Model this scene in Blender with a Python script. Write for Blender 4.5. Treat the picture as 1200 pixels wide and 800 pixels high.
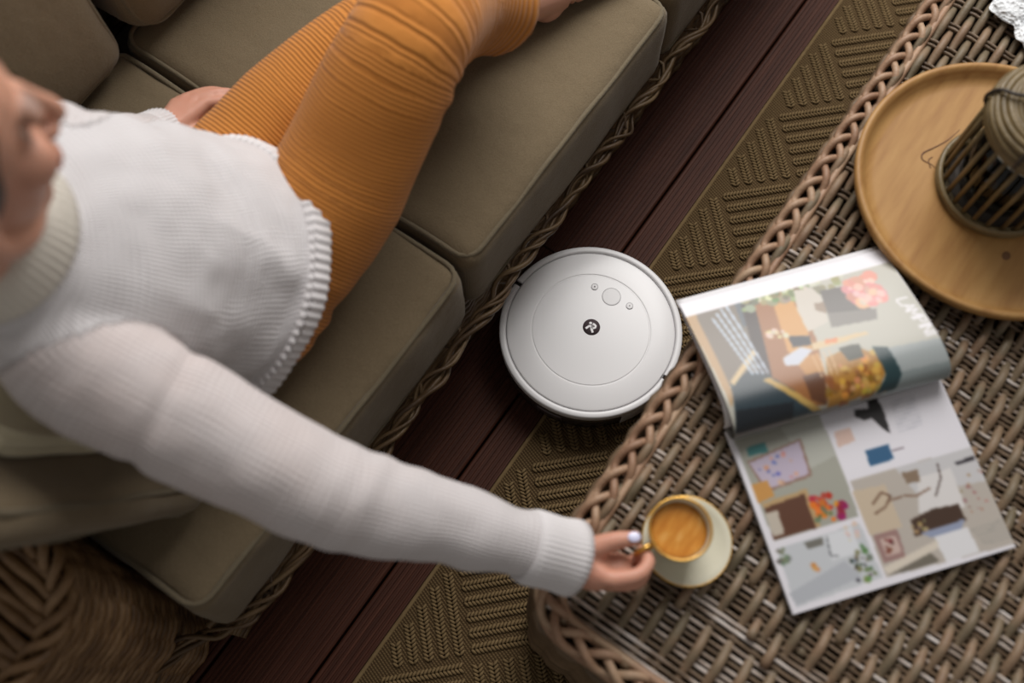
import bpy, bmesh, math, random
import numpy as np
from mathutils import Vector, Matrix, noise

for o in list(bpy.data.objects):
    bpy.data.objects.remove(o)
scene = bpy.context.scene
COL = scene.collection
PI = math.pi
R = math.radians
random.seed(7)
rng = np.random.default_rng(11)

# ------------------------------------------------------------------ camera, light, exposure
# World frame: X runs along the sofa front, Y towards the sofa back, Z up (metres).
cam_data = bpy.data.cameras.new('camera')
cam_data.sensor_width = 36.0
cam_data.lens = 35.0
cam_data.dof.use_dof = True
cam_data.dof.focus_distance = 1.84
cam_data.dof.aperture_fstop = 1.9
cam_data.clip_start = 0.05
cam = bpy.data.objects.new('camera', cam_data)
cam.location = (0.0, 0.0, 1.83)
cam.rotation_euler = (R(20), 0, R(-55))
COL.objects.link(cam)
scene.camera = cam

world = bpy.data.worlds.new('overcast_sky')
scene.world = world
world.use_nodes = True
wn = world.node_tree.nodes
wn['Background'].inputs[0].default_value = (1.0, 0.95, 0.90, 1)
wn['Background'].inputs[1].default_value = 0.29

def area_light(name, loc, target, sx, sy, power, color):
    ld = bpy.data.lights.new(name, 'AREA')
    ld.shape = 'RECTANGLE'
    ld.size, ld.size_y = sx, sy
    ld.energy = power
    ld.color = color
    lo = bpy.data.objects.new(name, ld)
    lo.location = loc
    lo.rotation_euler = (Vector(target) - Vector(loc)).to_track_quat('-Z', 'Y').to_euler()
    COL.objects.link(lo)
    return lo
# open side of the terrace beyond the top right of the picture
area_light('window_daylight', (2.55, 1.15, 2.75), (0.55, 0.3, 0.3), 2.4, 2.0, 158, (1.0, 0.975, 0.95))

vs = scene.view_settings
vs.view_transform = 'Standard'
vs.look = 'None'
vs.gamma = 1.0
vs.use_curve_mapping = False
vs.exposure = -0.28

# ------------------------------------------------------------------ helpers
def tag(o, label=None, cat=None, group=None, kind=None):
    if label: o['label'] = label
    if cat: o['category'] = cat
    if group: o['group'] = group
    if kind: o['kind'] = kind
    return o

def empty(name, loc=(0, 0, 0), rotz=0):
    o = bpy.data.objects.new(name, None)
    o.empty_display_size = 0.05
    o.location = loc
    o.rotation_euler = (0, 0, rotz)
    COL.objects.link(o)
    return o

def link(name, mesh, parent=None, loc=None, rotz=None):
    o = bpy.data.objects.new(name, mesh)
    COL.objects.link(o)
    if parent is not None: o.parent = parent
    if loc is not None: o.location = loc
    if rotz is not None: o.rotation_euler = (0, 0, rotz)
    return o

def frames(P, closed=False):
    P = np.asarray(P, float)
    n = len(P)
    if closed:
        T = np.roll(P, -1, 0) - np.roll(P, 1, 0)
    else:
        T = np.gradient(P, axis=0)
    T /= np.linalg.norm(T, axis=1)[:, None] + 1e-12
    ref = np.array([0, 0, 1.0]) if abs(T[0][2]) < 0.9 else np.array([1.0, 0, 0])
    N = np.zeros_like(P); B = np.zeros_like(P)
    nv = np.cross(ref, T[0]); nv /= np.linalg.norm(nv)
    for i in range(n):
        nv = nv - T[i] * nv.dot(T[i])
        nv /= np.linalg.norm(nv) + 1e-12
        N[i] = nv; B[i] = np.cross(T[i], nv)
    return T, N, B

class MB:
    """collects shapes, then links them as one mesh object"""
    def __init__(self):
        self.v = []; self.f = []; self.n = 0
    def add(self, verts, faces):
        verts = np.asarray(verts, float).reshape(-1, 3)
        self.v.append(verts)
        for f in faces:
            self.f.append([i + self.n for i in f])
        self.n += len(verts)
        return self
    def tube(self, P, r, n=8, closed=False, ry=None):
        P = np.asarray(P, float); m = len(P)
        r = np.broadcast_to(np.asarray(r, float), (m,))
        r2 = r if ry is None else np.broadcast_to(np.asarray(ry, float), (m,))
        T, N, B = frames(P, closed)
        a = np.linspace(0, 2 * PI, n, endpoint=False)
        V = P[:, None] + N[:, None] * (np.cos(a)[None, :, None] * r[:, None, None]) + B[:, None] * (np.sin(a)[None, :, None] * r2[:, None, None])
        F = []
        for i in range(m if closed else m - 1):
            j = (i + 1) % m
            for k in range(n):
                k2 = (k + 1) % n
                F.append((i * n + k, i * n + k2, j * n + k2, j * n + k))
        if not closed:
            F.append(tuple(range(n))[::-1]); F.append(tuple((m - 1) * n + k for k in range(n)))
        return self.add(V.reshape(-1, 3), F)
    def rings(self, RG, caps=True, closed=False):
        """RG: list of rings, each an (n,3) array"""
        RG = np.asarray(RG, float); m, n = RG.shape[:2]
        F = []
        for i in range(m if closed else m - 1):
            j = (i + 1) % m
            for k in range(n):
                k2 = (k + 1) % n
                F.append((i * n + k, i * n + k2, j * n + k2, j * n + k))
        if caps and not closed:
            F.append(tuple(range(n))[::-1]); F.append(tuple((m - 1) * n + k for k in range(n)))
        return self.add(RG.reshape(-1, 3), F)
    def lathe(self, prof, n=48, c=(0, 0, 0), closed_profile=False):
        a = np.linspace(0, 2 * PI, n, endpoint=False)
        RG = [np.stack([c[0] + r * np.cos(a), c[1] + r * np.sin(a), np.full(n, c[2] + z)], 1) for r, z in prof]
        return self.rings(RG, caps=not closed_profile, closed=closed_profile)
    def ell(self, c, r, rot=None, nu=20, nv=12):
        V = []
        for j in range(1, nv):
            th = PI * j / nv
            for i in range(nu):
                ph = 2 * PI * i / nu
                V.append((math.sin(th) * math.cos(ph), math.sin(th) * math.sin(ph), math.cos(th)))
        V.append((0, 0, 1)); V.append((0, 0, -1))
        V = np.array(V) * np.asarray(r, float)
        if rot is not None: V = V @ np.array(rot.to_3x3()).T
        V = V + np.asarray(c, float)
        F = []
        for j in range(nv - 2):
            for i in range(nu):
                i2 = (i + 1) % nu
                F.append((j * nu + i, (j + 1) * nu + i, (j + 1) * nu + i2, j * nu + i2))
        t = (nv - 1) * nu; b = t + 1; l = (nv - 2) * nu
        for i in range(nu):
            i2 = (i + 1) % nu
            F.append((t, i, i2)); F.append((b, l + i2, l + i))
        return self.add(V, F)
    def box(self, lo, hi):
        x0, y0, z0 = lo; x1, y1, z1 = hi
        V = [(x0, y0, z0), (x1, y0, z0), (x1, y1, z0), (x0, y1, z0), (x0, y0, z1), (x1, y0, z1), (x1, y1, z1), (x0, y1, z1)]
        return self.add(V, [(3, 2, 1, 0), (4, 5, 6, 7), (0, 1, 5, 4), (1, 2, 6, 5), (2, 3, 7, 6), (3, 0, 4, 7)])
    def prism(self, poly, z0, z1):
        n = len(poly)
        V = [(x, y, z0) for x, y in poly] + [(x, y, z1) for x, y in poly]
        F = [tuple(range(n))[::-1], tuple(range(n, 2 * n))] + [(i, (i + 1) % n, (i + 1) % n + n, i + n) for i in range(n)]
        return self.add(V, F)
    def mesh(self, name, mat=None, smooth=True):
        me = bpy.data.meshes.new(name)
        me.from_pydata(np.concatenate(self.v).tolist(), [], self.f)
        if smooth: me.polygons.foreach_set('use_smooth', [True] * len(me.polygons))
        if mat is not None: me.materials.append(mat)
        me.update()
        return me
    def build(self, name, mat, parent=None, loc=None, smooth=True, rotz=None):
        return link(name, self.mesh(name, mat, smooth), parent, loc, rotz)

def auto_smooth(o, ang=35):
    """mark sharp edges so flat faces stay flat"""
    me = o.data
    bm = bmesh.new(); bm.from_mesh(me)
    for e in bm.edges:
        if len(e.link_faces) == 2 and e.calc_face_angle(0) > R(ang): e.smooth = False
    bm.to_mesh(me); bm.free()
    return o

def catmull(P, n=8, closed=False):
    P = np.asarray(P, float); m = len(P); out = []
    rngi = range(m) if closed else range(m - 1)
    for i in rngi:
        p1, p2 = P[i], P[(i + 1) % m]
        p0 = P[(i - 1) % m] if closed or i > 0 else 2 * p1 - p2
        p3 = P[(i + 2) % m] if closed or i + 2 < m else 2 * p2 - p1
        for k in range(n):
            t = k / n
            out.append(0.5 * ((2 * p1) + (-p0 + p2) * t + (2 * p0 - 5 * p1 + 4 * p2 - p3) * t * t + (-p0 + 3 * p1 - 3 * p2 + p3) * t ** 3))
    if not closed: out.append(P[-1])
    return np.array(out)

def resample(P, step, closed=False):
    P = np.asarray(P, float)
    if closed: P = np.vstack([P, P[:1]])
    d = np.r_[0, np.cumsum(np.linalg.norm(np.diff(P, axis=0), axis=1))]
    n = max(2, int(round(d[-1] / step)))
    s = np.linspace(0, d[-1], n + 1)
    Q = np.stack([np.interp(s, d, P[:, k]) for k in range(P.shape[1])], 1)
    if closed: Q = Q[:-1]; s = s[:-1]
    return Q, s

def rounded_rect(x0, x1, y0, y1, r, n=8):
    """counter-clockwise outline as 2-D points"""
    P = []
    for cx, cy, a0 in ((x1 - r, y0 + r, -PI / 2), (x1 - r, y1 - r, 0), (x0 + r, y1 - r, PI / 2), (x0 + r, y0 + r, PI)):
        for k in range(n + 1):
            a = a0 + PI / 2 * k / n
            P.append((cx + r * math.cos(a), cy + r * math.sin(a)))
    return P

# ------------------------------------------------------------------ materials
def srgb(r, g, b):
    f = lambda c: c / 12.92 if c <= 0.04045 else ((c + 0.055) / 1.055) ** 2.4
    return (f(r / 255), f(g / 255), f(b / 255), 1)

class Mat:
    def __init__(self, name, color=(0.5, 0.5, 0.5, 1), rough=0.6, spec=0.5):
        self.m = bpy.data.materials.new(name); self.m.use_nodes = True
        self.t = self.m.node_tree; self.N = self.t.nodes; self.L = self.t.links
        self.b = self.N['Principled BSDF']
        self.b.inputs['Base Color'].default_value = color
        self.b.inputs['Roughness'].default_value = rough
        self.b.inputs['Specular IOR Level'].default_value = spec
    def node(self, typ, **kw):
        n = self.N.new(typ)
        for k, v in kw.items():
            if k in n.inputs.keys() if hasattr(n.inputs, 'keys') else False: n.inputs[k].default_value = v
            else: setattr(n, k, v)
        return n
    def link(self, a, b): self.L.new(a, b)
    def coord(self, kind='Object'):
        if kind == 'Position': return self.N.new('ShaderNodeNewGeometry').outputs['Position']
        return self.N.new('ShaderNodeTexCoord').outputs[kind]
    def mapping(self, vec, scale=(1, 1, 1), rot=(0, 0, 0), loc=(0, 0, 0)):
        n = self.N.new('ShaderNodeMapping')
        n.inputs['Scale'].default_value = scale; n.inputs['Rotation'].default_value = rot; n.inputs['Location'].default_value = loc
        self.link(vec, n.inputs['Vector']); return n.outputs[0]
    def noise(self, vec, scale, detail=3, rough=0.55):
        n = self.N.new('ShaderNodeTexNoise')
        n.inputs['Scale'].default_value = scale; n.inputs['Detail'].default_value = detail; n.inputs['Roughness'].default_value = rough
        self.link(vec, n.inputs['Vector']); return n.outputs[0]
    def ramp(self, fac, stops):
        n = self.N.new('ShaderNodeValToRGB')
        e = n.color_ramp.elements
        while len(e) < len(stops): e.new(0.5)
        for k, (p, c) in enumerate(stops): e[k].position = p; e[k].color = c
        self.link(fac, n.inputs[0]); return n.outputs[0]
    def math(self, op, a, b=None):
        n = self.N.new('ShaderNodeMath'); n.operation = op
        for k, v in enumerate((a, b)):
            if v is None: continue
            if isinstance(v, (int, float)): n.inputs[k].default_value = v
            else: self.link(v, n.inputs[k])
        return n.outputs[0]
    def mix(self, fac, a, b, mode='MIX'):
        n = self.N.new('ShaderNodeMix'); n.data_type = 'RGBA'; n.blend_type = mode
        ia, ib = [i for i in n.inputs if i.type == 'RGBA']
        if isinstance(fac, (int, float)): n.inputs[0].default_value = fac
        else: self.link(fac, n.inputs[0])
        for i, v in ((ia, a), (ib, b)):
            if isinstance(v, tuple): i.default_value = v
            else: self.link(v, i)
        return [o for o in n.outputs if o.type == 'RGBA'][0]
    def base(self, c): self.link(c, self.b.inputs['Base Color']); return self
    def bump(self, h, strength=0.3, dist=0.002):
        n = self.N.new('ShaderNodeBump'); n.inputs['Strength'].default_value = strength; n.inputs['Distance'].default_value = dist
        self.link(h, n.inputs['Height'])
        prev = self.b.inputs['Normal']
        if prev.is_linked: self.link(prev.links[0].from_socket, n.inputs['Normal'])
        self.link(n.outputs[0], prev); return self
    def attr(self, name):
        n = self.N.new('ShaderNodeAttribute'); n.attribute_name = name; return n
    def rand(self): return self.N.new('ShaderNodeObjectInfo').outputs['Random']

def mat_fabric(name, c1, c2, sheen=0.15):
    m = Mat(name, rough=0.92, spec=0.15)
    p = m.coord('Position')
    big = m.noise(p, 5.0, 3)
    fine = m.noise(p, 420, 2)
    col = m.mix(m.math('MULTIPLY', fine, 0.95), c1, c2)
    col = m.mix(m.math('MULTIPLY', big, 0.35), col, tuple(x * 0.72 for x in c1[:3]) + (1,))
    m.base(col)
    wv = m.N.new('ShaderNodeTexWave'); wv.inputs['Scale'].default_value = 160; wv.inputs['Distortion'].default_value = 1.5
    m.link(p, wv.inputs['Vector'])
    m.bump(wv.outputs['Fac'], 0.25, 0.0012).bump(fine, 0.6, 0.0018).bump(m.noise(p, 9, 3), 0.35, 0.02)
    m.b.inputs['Sheen Weight'].default_value = sheen
    m.b.inputs['Sheen Roughness'].default_value = 0.5
    return m.m

def mat_wicker(name, cols, rough=0.55, scale=26, stretch=(1, 1, 1), dirt=0.45):
    m = Mat(name, rough=rough, spec=0.4)
    p = m.coord('Position'); r = m.rand()
    off = m.N.new('ShaderNodeVectorMath'); off.operation = 'ADD'
    cmb = m.N.new('ShaderNodeCombineXYZ')
    for i, k in enumerate((17.0, 9.0, 23.0)): m.link(m.math('MULTIPLY', r, k), cmb.inputs[i])
    m.link(p, off.inputs[0]); m.link(cmb.outputs[0], off.inputs[1])
    v = m.mapping(off.outputs[0], stretch)
    n1 = m.noise(v, scale, 2)
    st = [(0.28 + 0.44 * i / (len(cols) - 1), c) for i, c in enumerate(cols)]
    col = m.ramp(n1, st)
    n2 = m.noise(p, 260, 3)
    col = m.mix(m.math('MULTIPLY', n2, dirt), col, (0.035, 0.022, 0.014, 1))
    m.base(col)
    m.bump(n2, 0.5, 0.0012)
    return m.m

def mat_wood(name, c1, c2, c3, scale=5, axis=(1, 14, 14), rough=0.5, ringd=0.0):
    m = Mat(name, rough=rough, spec=0.35)
    p = m.coord('Object')
    v = m.mapping(p, axis)
    n1 = m.noise(v, scale, 5, 0.6)
    n2 = m.noise(p, 6, 3)
    col = m.ramp(n1, [(0.3, c1), (0.5, c2), (0.72, c3)])
    col = m.mix(m.math('MULTIPLY', n2, 0.35), col, c1)
    m.base(col); m.bump(n1, 0.25, 0.001)
    return m.m

M = {}
M['sofa'] = mat_fabric('olive_taupe_fabric', (0.222, 0.170, 0.104, 1), (0.125, 0.091, 0.052, 1))
M['piping'] = mat_fabric('olive_taupe_piping', (0.20, 0.165, 0.108, 1), (0.13, 0.10, 0.062, 1))
M['cream'] = mat_fabric('cream_fabric', (0.74, 0.68, 0.50, 1), (0.64, 0.58, 0.41, 1))
M['arm'] = mat_wicker('brown_wicker', [(0.11, 0.055, 0.022, 1), (0.22, 0.12, 0.05, 1), (0.36, 0.22, 0.11, 1)], 0.5, 18)
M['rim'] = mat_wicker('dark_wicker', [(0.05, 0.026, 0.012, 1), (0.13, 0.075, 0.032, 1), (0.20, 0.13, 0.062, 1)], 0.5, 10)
M['strand'] = mat_wicker('grey_brown_cane', [(0.155, 0.125, 0.075, 1), (0.21, 0.16, 0.10, 1), (0.29, 0.195, 0.12, 1), (0.25, 0.15, 0.09, 1)], 0.55, 14)
M['stick'] = mat_wicker('split_cane_painted_sheen', [(0.10, 0.07, 0.042, 1), (0.20, 0.14, 0.095, 1), (0.50, 0.42, 0.36, 1), (0.78, 0.72, 0.68, 1)], 0.25, 16, (1, 0.8, 1), 0.2)  # palest ramp stops paint the glossy highlight dashes into the cane colour
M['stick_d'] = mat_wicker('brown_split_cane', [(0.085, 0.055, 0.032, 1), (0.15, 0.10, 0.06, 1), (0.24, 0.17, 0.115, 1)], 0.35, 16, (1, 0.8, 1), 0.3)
M['braid'] = mat_wicker('pinkish_cane', [(0.34, 0.19, 0.115, 1), (0.44, 0.27, 0.17, 1), (0.52, 0.36, 0.23, 1)], 0.5, 10)
M['tside'] = mat_wicker('table_side_cane', [(0.10, 0.065, 0.035, 1), (0.17, 0.11, 0.06, 1), (0.24, 0.16, 0.095, 1)], 0.5, 12)
M['core'] = Mat('dark_core', (0.018, 0.012, 0.008, 1), 0.9, 0.1).m
# ------------------------------------------------------------------ deck floor
mp = Mat('dark_red_decking', rough=0.62, spec=0.22)
p = mp.coord('Position'); r = mp.rand()
cmb = mp.N.new('ShaderNodeCombineXYZ'); mp.link(mp.math('MULTIPLY', r, 31.0), cmb.inputs[0]); mp.link(mp.math('MULTIPLY', r, 7.0), cmb.inputs[1])
off = mp.N.new('ShaderNodeVectorMath'); off.operation = 'ADD'; mp.link(p, off.inputs[0]); mp.link(cmb.outputs[0], off.inputs[1])
v = mp.mapping(off.outputs[0], (1.2, 34, 34))
n1 = mp.noise(v, 4, 5, 0.65)
col = mp.ramp(n1, [(0.3, (0.038, 0.0125, 0.0072, 1)), (0.55, (0.072, 0.0240, 0.0135, 1)), (0.75, (0.098, 0.035, 0.020, 1))])
mp.base(col); mp.bump(n1, 0.4, 0.0012)
M['deck'] = mp.m

floor = empty('floor'); tag(floor, 'dark red brown grooved timber deck under the sofa and rug', kind='structure')
sub = MB().box((-1.6, -2.2, -0.06), (3.2, 2.4, -0.031)).build('subfloor', M['core'], floor)

def plank_mesh(x0, x1, w):
    """grooved board: profile swept along X"""
    prof = [(-w / 2, -0.028), (-w / 2, -0.003), (-w / 2 + 0.003, 0.0)]
    ng = 17; pitch = (w - 0.012) / ng
    for k in range(ng):
        y = -w / 2 + 0.006 + pitch * (k + 0.5)
        prof += [(y - 0.0023, 0.0), (y - 0.0012, -0.0024), (y + 0.0012, -0.0024), (y + 0.0023, 0.0)]
    prof += [(w / 2 - 0.003, 0.0), (w / 2, -0.003), (w / 2, -0.028)]
    mb = MB()
    RG = [[(x, y, z) for y, z in prof] for x in (x0, x1)]
    n = len(prof)
    F = [(k, k + 1, n + k + 1, n + k) for k in range(n - 1)] + [(n - 1, 0, n, 2 * n - 1)]
    F += [tuple(range(n))[::-1], tuple(range(n, 2 * n))]
    mb.add(np.array(RG).reshape(-1, 3), F)
    return mb.mesh('plank', M['deck'], smooth=False)
PW = 0.16
ends = {2: 0.752}
for k in range(-11, 13):
    y = 0.31 + PW * (k + 0.5)
    cut = 0.752 if k == 0 else [0.1, 1.9, -0.5, 2.3, -0.9][k % 5]
    for (a, b) in ((-1.5, cut - 0.0015), (cut + 0.0015, 3.1)):
        link('plank', plank_mesh(a, b, PW - 0.005), floor, (0, y, 0))

# ------------------------------------------------------------------ rug
RZ = 0.006
mr = Mat('brown_flatweave', rough=0.95, spec=0.1)
p = mr.coord('Position')
w1 = mr.N.new('ShaderNodeTexWave'); w1.inputs['Scale'].default_value = 62; w1.inputs['Distortion'].default_value = 0.6
mr.link(mr.mapping(p, rot=(0, 0, R(18))), w1.inputs['Vector'])
w2 = mr.N.new('ShaderNodeTexWave'); w2.inputs['Scale'].default_value = 62; w2.inputs['Distortion'].default_value = 0.6
mr.link(mr.mapping(p, rot=(0, 0, R(108))), w2.inputs['Vector'])
h = mr.math('MULTIPLY', w1.outputs['Fac'], mr.math('ADD', w2.outputs['Fac'], 0.5))
mr.base(mr.mix(h, (0.050, 0.030, 0.014, 1), (0.145, 0.096, 0.046, 1))); mr.bump(h, 0.7, 0.0015)
M['rug'] = mr.m
mr = Mat('tan_rug_stitch', rough=0.95, spec=0.1)
p = mr.coord('Position')
mr.base(mr.mix(mr.noise(p, 60, 3), (0.128, 0.085, 0.040, 1), (0.235, 0.162, 0.081, 1))); mr.bump(mr.noise(p, 900, 2), 0.5, 0.001)
M['stitch'] = mr.m

rug = empty('rug', (0.8, -0.4, 0)); tag(rug, 'brown flatwoven rug with raised herringbone bars laid under the wicker table', 'rug')
RX0, RX1, RY0, RY1 = -1.0, 2.5, -1.5, 0.248
MB().box((RX0 - 0.8, RY0 + 0.4, 0.0005), (RX1 - 0.8, RY1 + 0.4 - 0.006, RZ)).build('ground_weave', M['rug'], rug, smooth=False)
P, s = resample(np.array([(x - 0.8, y + 0.4, RZ * 0.62) for x, y in rounded_rect(RX0, RX1, RY0, RY1 - 0.005, 0.01, 3)]), 0.05, True)
MB().tube(P, 0.0045, 6, True).build('border_cord', M['stitch'], rug)

STP = 0.0068          # stitch pitch
def rib_mesh(n):
    """a raised bar of n chevron stitches running along +x from 0"""
    mb = MB()
    for i in range(n):
        x = i * STP
        for sgn in (1, -1):
            a = np.array([x, sgn * 0.0004, RZ + 0.0022]); b = np.array([x + 0.0072, sgn * 0.0086, RZ + 0.0006])
            mb.tube([a, 0.5 * (a + b) + (0, 0, 0.0008), b], [0.0023, 0.0029, 0.0021], 5)
    return mb.mesh('bar', M['stitch'])
rib_cache = {}
T = 0.163; NR = 6; pitch = T / NR
u = np.array([math.cos(R(45)), math.sin(R(45))]); w = np.array([math.cos(R(-45)), math.sin(R(-45))])
O = np.array([1.17, 0.105])
far = MB(); cnt = 0
cand = []
for i in range(-16, 12):
    for j in range(-12, 16):
        c0 = O + u * (i * T) + w * (j * T)
        along_u = (i + j) % 2 == 1
        d, q = (u, w) if along_u else (w, u)
        for k in range(NR):
            st = c0 + q * ((k + 0.5) * pitch) + d * 0.008
            n = int((T - 0.014) / STP)
            # clip to the rug
            i0, i1 = 0, n
            while i0 < i1:
                e = st + d * (i0 * STP)
                if e[1] < RY1 - 0.018 and RX0 + .02 < e[0] < RX1 - .02 and e[1] > RY0 + .02: break
                i0 += 1
            while i1 > i0:
                e = st + d * (i1 * STP)
                if e[1] < RY1 - 0.018 and RX0 + .02 < e[0] < RX1 - .02 and e[1] > RY0 + .02: break
                i1 -= 1
            if i1 - i0 < 3: continue
            cand.append((st + d * (i0 * STP), math.atan2(d[1], d[0]), i1 - i0))
def in_view(c): return -0.42 < c[0][0] < 1.75 and c[0][1] > -0.12
near = [c for c in cand if in_view(c)]
near.sort(key=lambda c: -c[0][1])
near = near[:300]
ids = {id(c) for c in near}
for st, ang, n in near:
    if n not in rib_cache: rib_cache[n] = rib_mesh(n)
    link('bar', rib_cache[n], rug, (st[0] - 0.8, st[1] + 0.4, 0), ang)
for c in cand:
    if id(c) in ids: continue
    st, ang, n = c
    a = np.array([st[0] - 0.8, st[1] + 0.4, RZ + 0.0014]); b = a + np.array([math.cos(ang), math.sin(ang), 0]) * n * STP
    far.tube([a, b], 0.006, 6, ry=0.0022)
o = far.build('herringbone_bars', M['stitch'], rug); tag(o, kind='stuff')

# ------------------------------------------------------------------ sofa frame
sofa = empty('wicker_sofa', (0.7, 0.9, 0))
tag(sofa, 'brown wicker sofa frame with rolled arm under olive cushions', 'sofa')
SO = np.array([0.7, 0.9, 0.0])
def sofa_part(mb, name, mat): 
    mb.v = [v - SO for v in mb.v]
    return mb.build(name, mat, sofa)
sofa_part(MB().box((-0.16, 0.462, 0.02), (2.5, 1.32, 0.236)), 'base_core', M['core'])
AX0, AX1, AY0, AY1, AR = -0.46, -0.178, 0.486, 1.36, 0.085
def arm_outline(inset=0.0):
    return rounded_rect(AX0 + inset, AX1 - inset, AY0 + inset, AY1 - inset, AR - inset, 10)
# arm core
oc = arm_outline(0.014)
sofa_part(MB().prism(oc, 0.02, 0.598), 'arm_core', M['core'])
# horizontal strands wound round the arm, one ring per row, bulging towards the top
def arm_row_mesh(ph):
    P, s = resample(np.array(arm_outline()), 0.012, True)
    P3 = np.c_[P, np.zeros(len(P))]
    T_, N_, B_ = frames(P3, True)
    out = np.cross(T_, [0, 0, 1])
    wv = np.sin(s / s[-1] * round(s[-1] / 0.075) * PI * 2 + ph)
    P3 = P3 + out * (0.0035 * wv)[:, None] + np.c_[np.zeros((len(P), 2)), 0.0018 * np.sin(s * 41 + ph * 3)]
    return MB().tube(P3 - SO, 0.0062, 6, True).mesh('strand', M['arm'])
rows = [arm_row_mesh(ph) for ph in (0, PI, 0.4, PI + 0.4)]
nrow = 52
for k in range(nrow):
    z = 0.012 + k * 0.0114
    o = link('strand', rows[k % 4], sofa, (0, 0, z))
# arm top: strands running front to back over the top, tucked over the front edge
for k in range(17):
    x = AX0 + 0.022 + k * (AX1 - AX0 - 0.044) / 16
    inset = max(0.0, AR - min(x - AX0, AX1 - x)); dy = AR - math.sqrt(max(0, AR ** 2 - inset ** 2))
    ph = random.random() * 6
    yy = np.linspace(AY0 + dy + 0.0, AY1 - dy, 40)
    z = 0.612 + 0.004 * np.sin(yy * 84 + (k % 2) * PI) + 0.002 * np.sin(yy * 13 + ph)
    z[0] -= 0.012; z[-1] -= 0.012
    P = np.c_[np.full(40, x) + 0.002 * np.sin(yy * 21 + ph), yy, z]
    sofa_part(MB().tube(P, 0.0075, 6), 'strand', M['arm'])
# braided border round the arm top
P, s = resample(np.array(arm_outline(0.002)), 0.008, True)
L_ = s[-1] + 0.008; nb = round(L_ / 0.09)
for k in range(3):
    a = s / L_ * nb * 2 * PI + k * 2 * PI / 3
    P3 = np.c_[P, np.full(len(P), 0.612)]
    T_, N_, B_ = frames(P3, True); out = np.cross(T_, [0, 0, 1])
    P3 = P3 + out * (0.012 * np.sin(a))[:, None] + np.c_[np.zeros((len(P), 2)), 0.009 * np.cos(a)]
    sofa_part(MB().tube(P3, 0.0065, 6, True), 'strand', M['arm'])
# front skirt rows and the twisted rim under the cushions
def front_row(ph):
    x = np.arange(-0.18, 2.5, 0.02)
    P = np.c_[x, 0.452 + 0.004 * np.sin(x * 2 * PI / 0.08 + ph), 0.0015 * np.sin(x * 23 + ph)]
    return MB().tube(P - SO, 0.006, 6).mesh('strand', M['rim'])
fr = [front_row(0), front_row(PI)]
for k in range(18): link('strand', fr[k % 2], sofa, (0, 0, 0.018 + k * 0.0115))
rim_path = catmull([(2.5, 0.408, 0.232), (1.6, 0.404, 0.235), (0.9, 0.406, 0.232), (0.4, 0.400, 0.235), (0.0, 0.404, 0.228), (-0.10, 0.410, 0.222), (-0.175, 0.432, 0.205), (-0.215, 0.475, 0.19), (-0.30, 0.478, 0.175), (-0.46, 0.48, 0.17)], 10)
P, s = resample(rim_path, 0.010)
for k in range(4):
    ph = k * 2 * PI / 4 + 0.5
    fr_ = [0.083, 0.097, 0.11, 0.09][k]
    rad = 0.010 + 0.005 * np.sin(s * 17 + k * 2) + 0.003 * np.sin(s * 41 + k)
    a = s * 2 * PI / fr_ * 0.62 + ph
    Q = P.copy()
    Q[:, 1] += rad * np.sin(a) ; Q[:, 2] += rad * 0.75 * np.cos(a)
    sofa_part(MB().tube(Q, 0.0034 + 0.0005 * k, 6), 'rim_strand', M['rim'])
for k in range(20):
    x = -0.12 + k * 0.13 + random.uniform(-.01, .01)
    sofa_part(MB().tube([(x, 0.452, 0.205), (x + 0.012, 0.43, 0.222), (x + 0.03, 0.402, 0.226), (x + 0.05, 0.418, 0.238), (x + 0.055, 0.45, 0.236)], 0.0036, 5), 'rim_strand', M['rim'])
# back of the frame
sofa_part(MB().box((-0.2, 1.33, 0.02), (2.5, 1.40, 0.80)), 'back_core', M['core'])
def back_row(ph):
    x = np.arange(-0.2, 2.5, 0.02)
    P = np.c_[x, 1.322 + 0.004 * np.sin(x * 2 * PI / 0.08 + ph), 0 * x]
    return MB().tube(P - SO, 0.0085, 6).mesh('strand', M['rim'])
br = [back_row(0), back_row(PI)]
for k in range(36): link('strand', br[k % 2], sofa, (0, 0, 0.24 + k * 0.0158))

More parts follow.
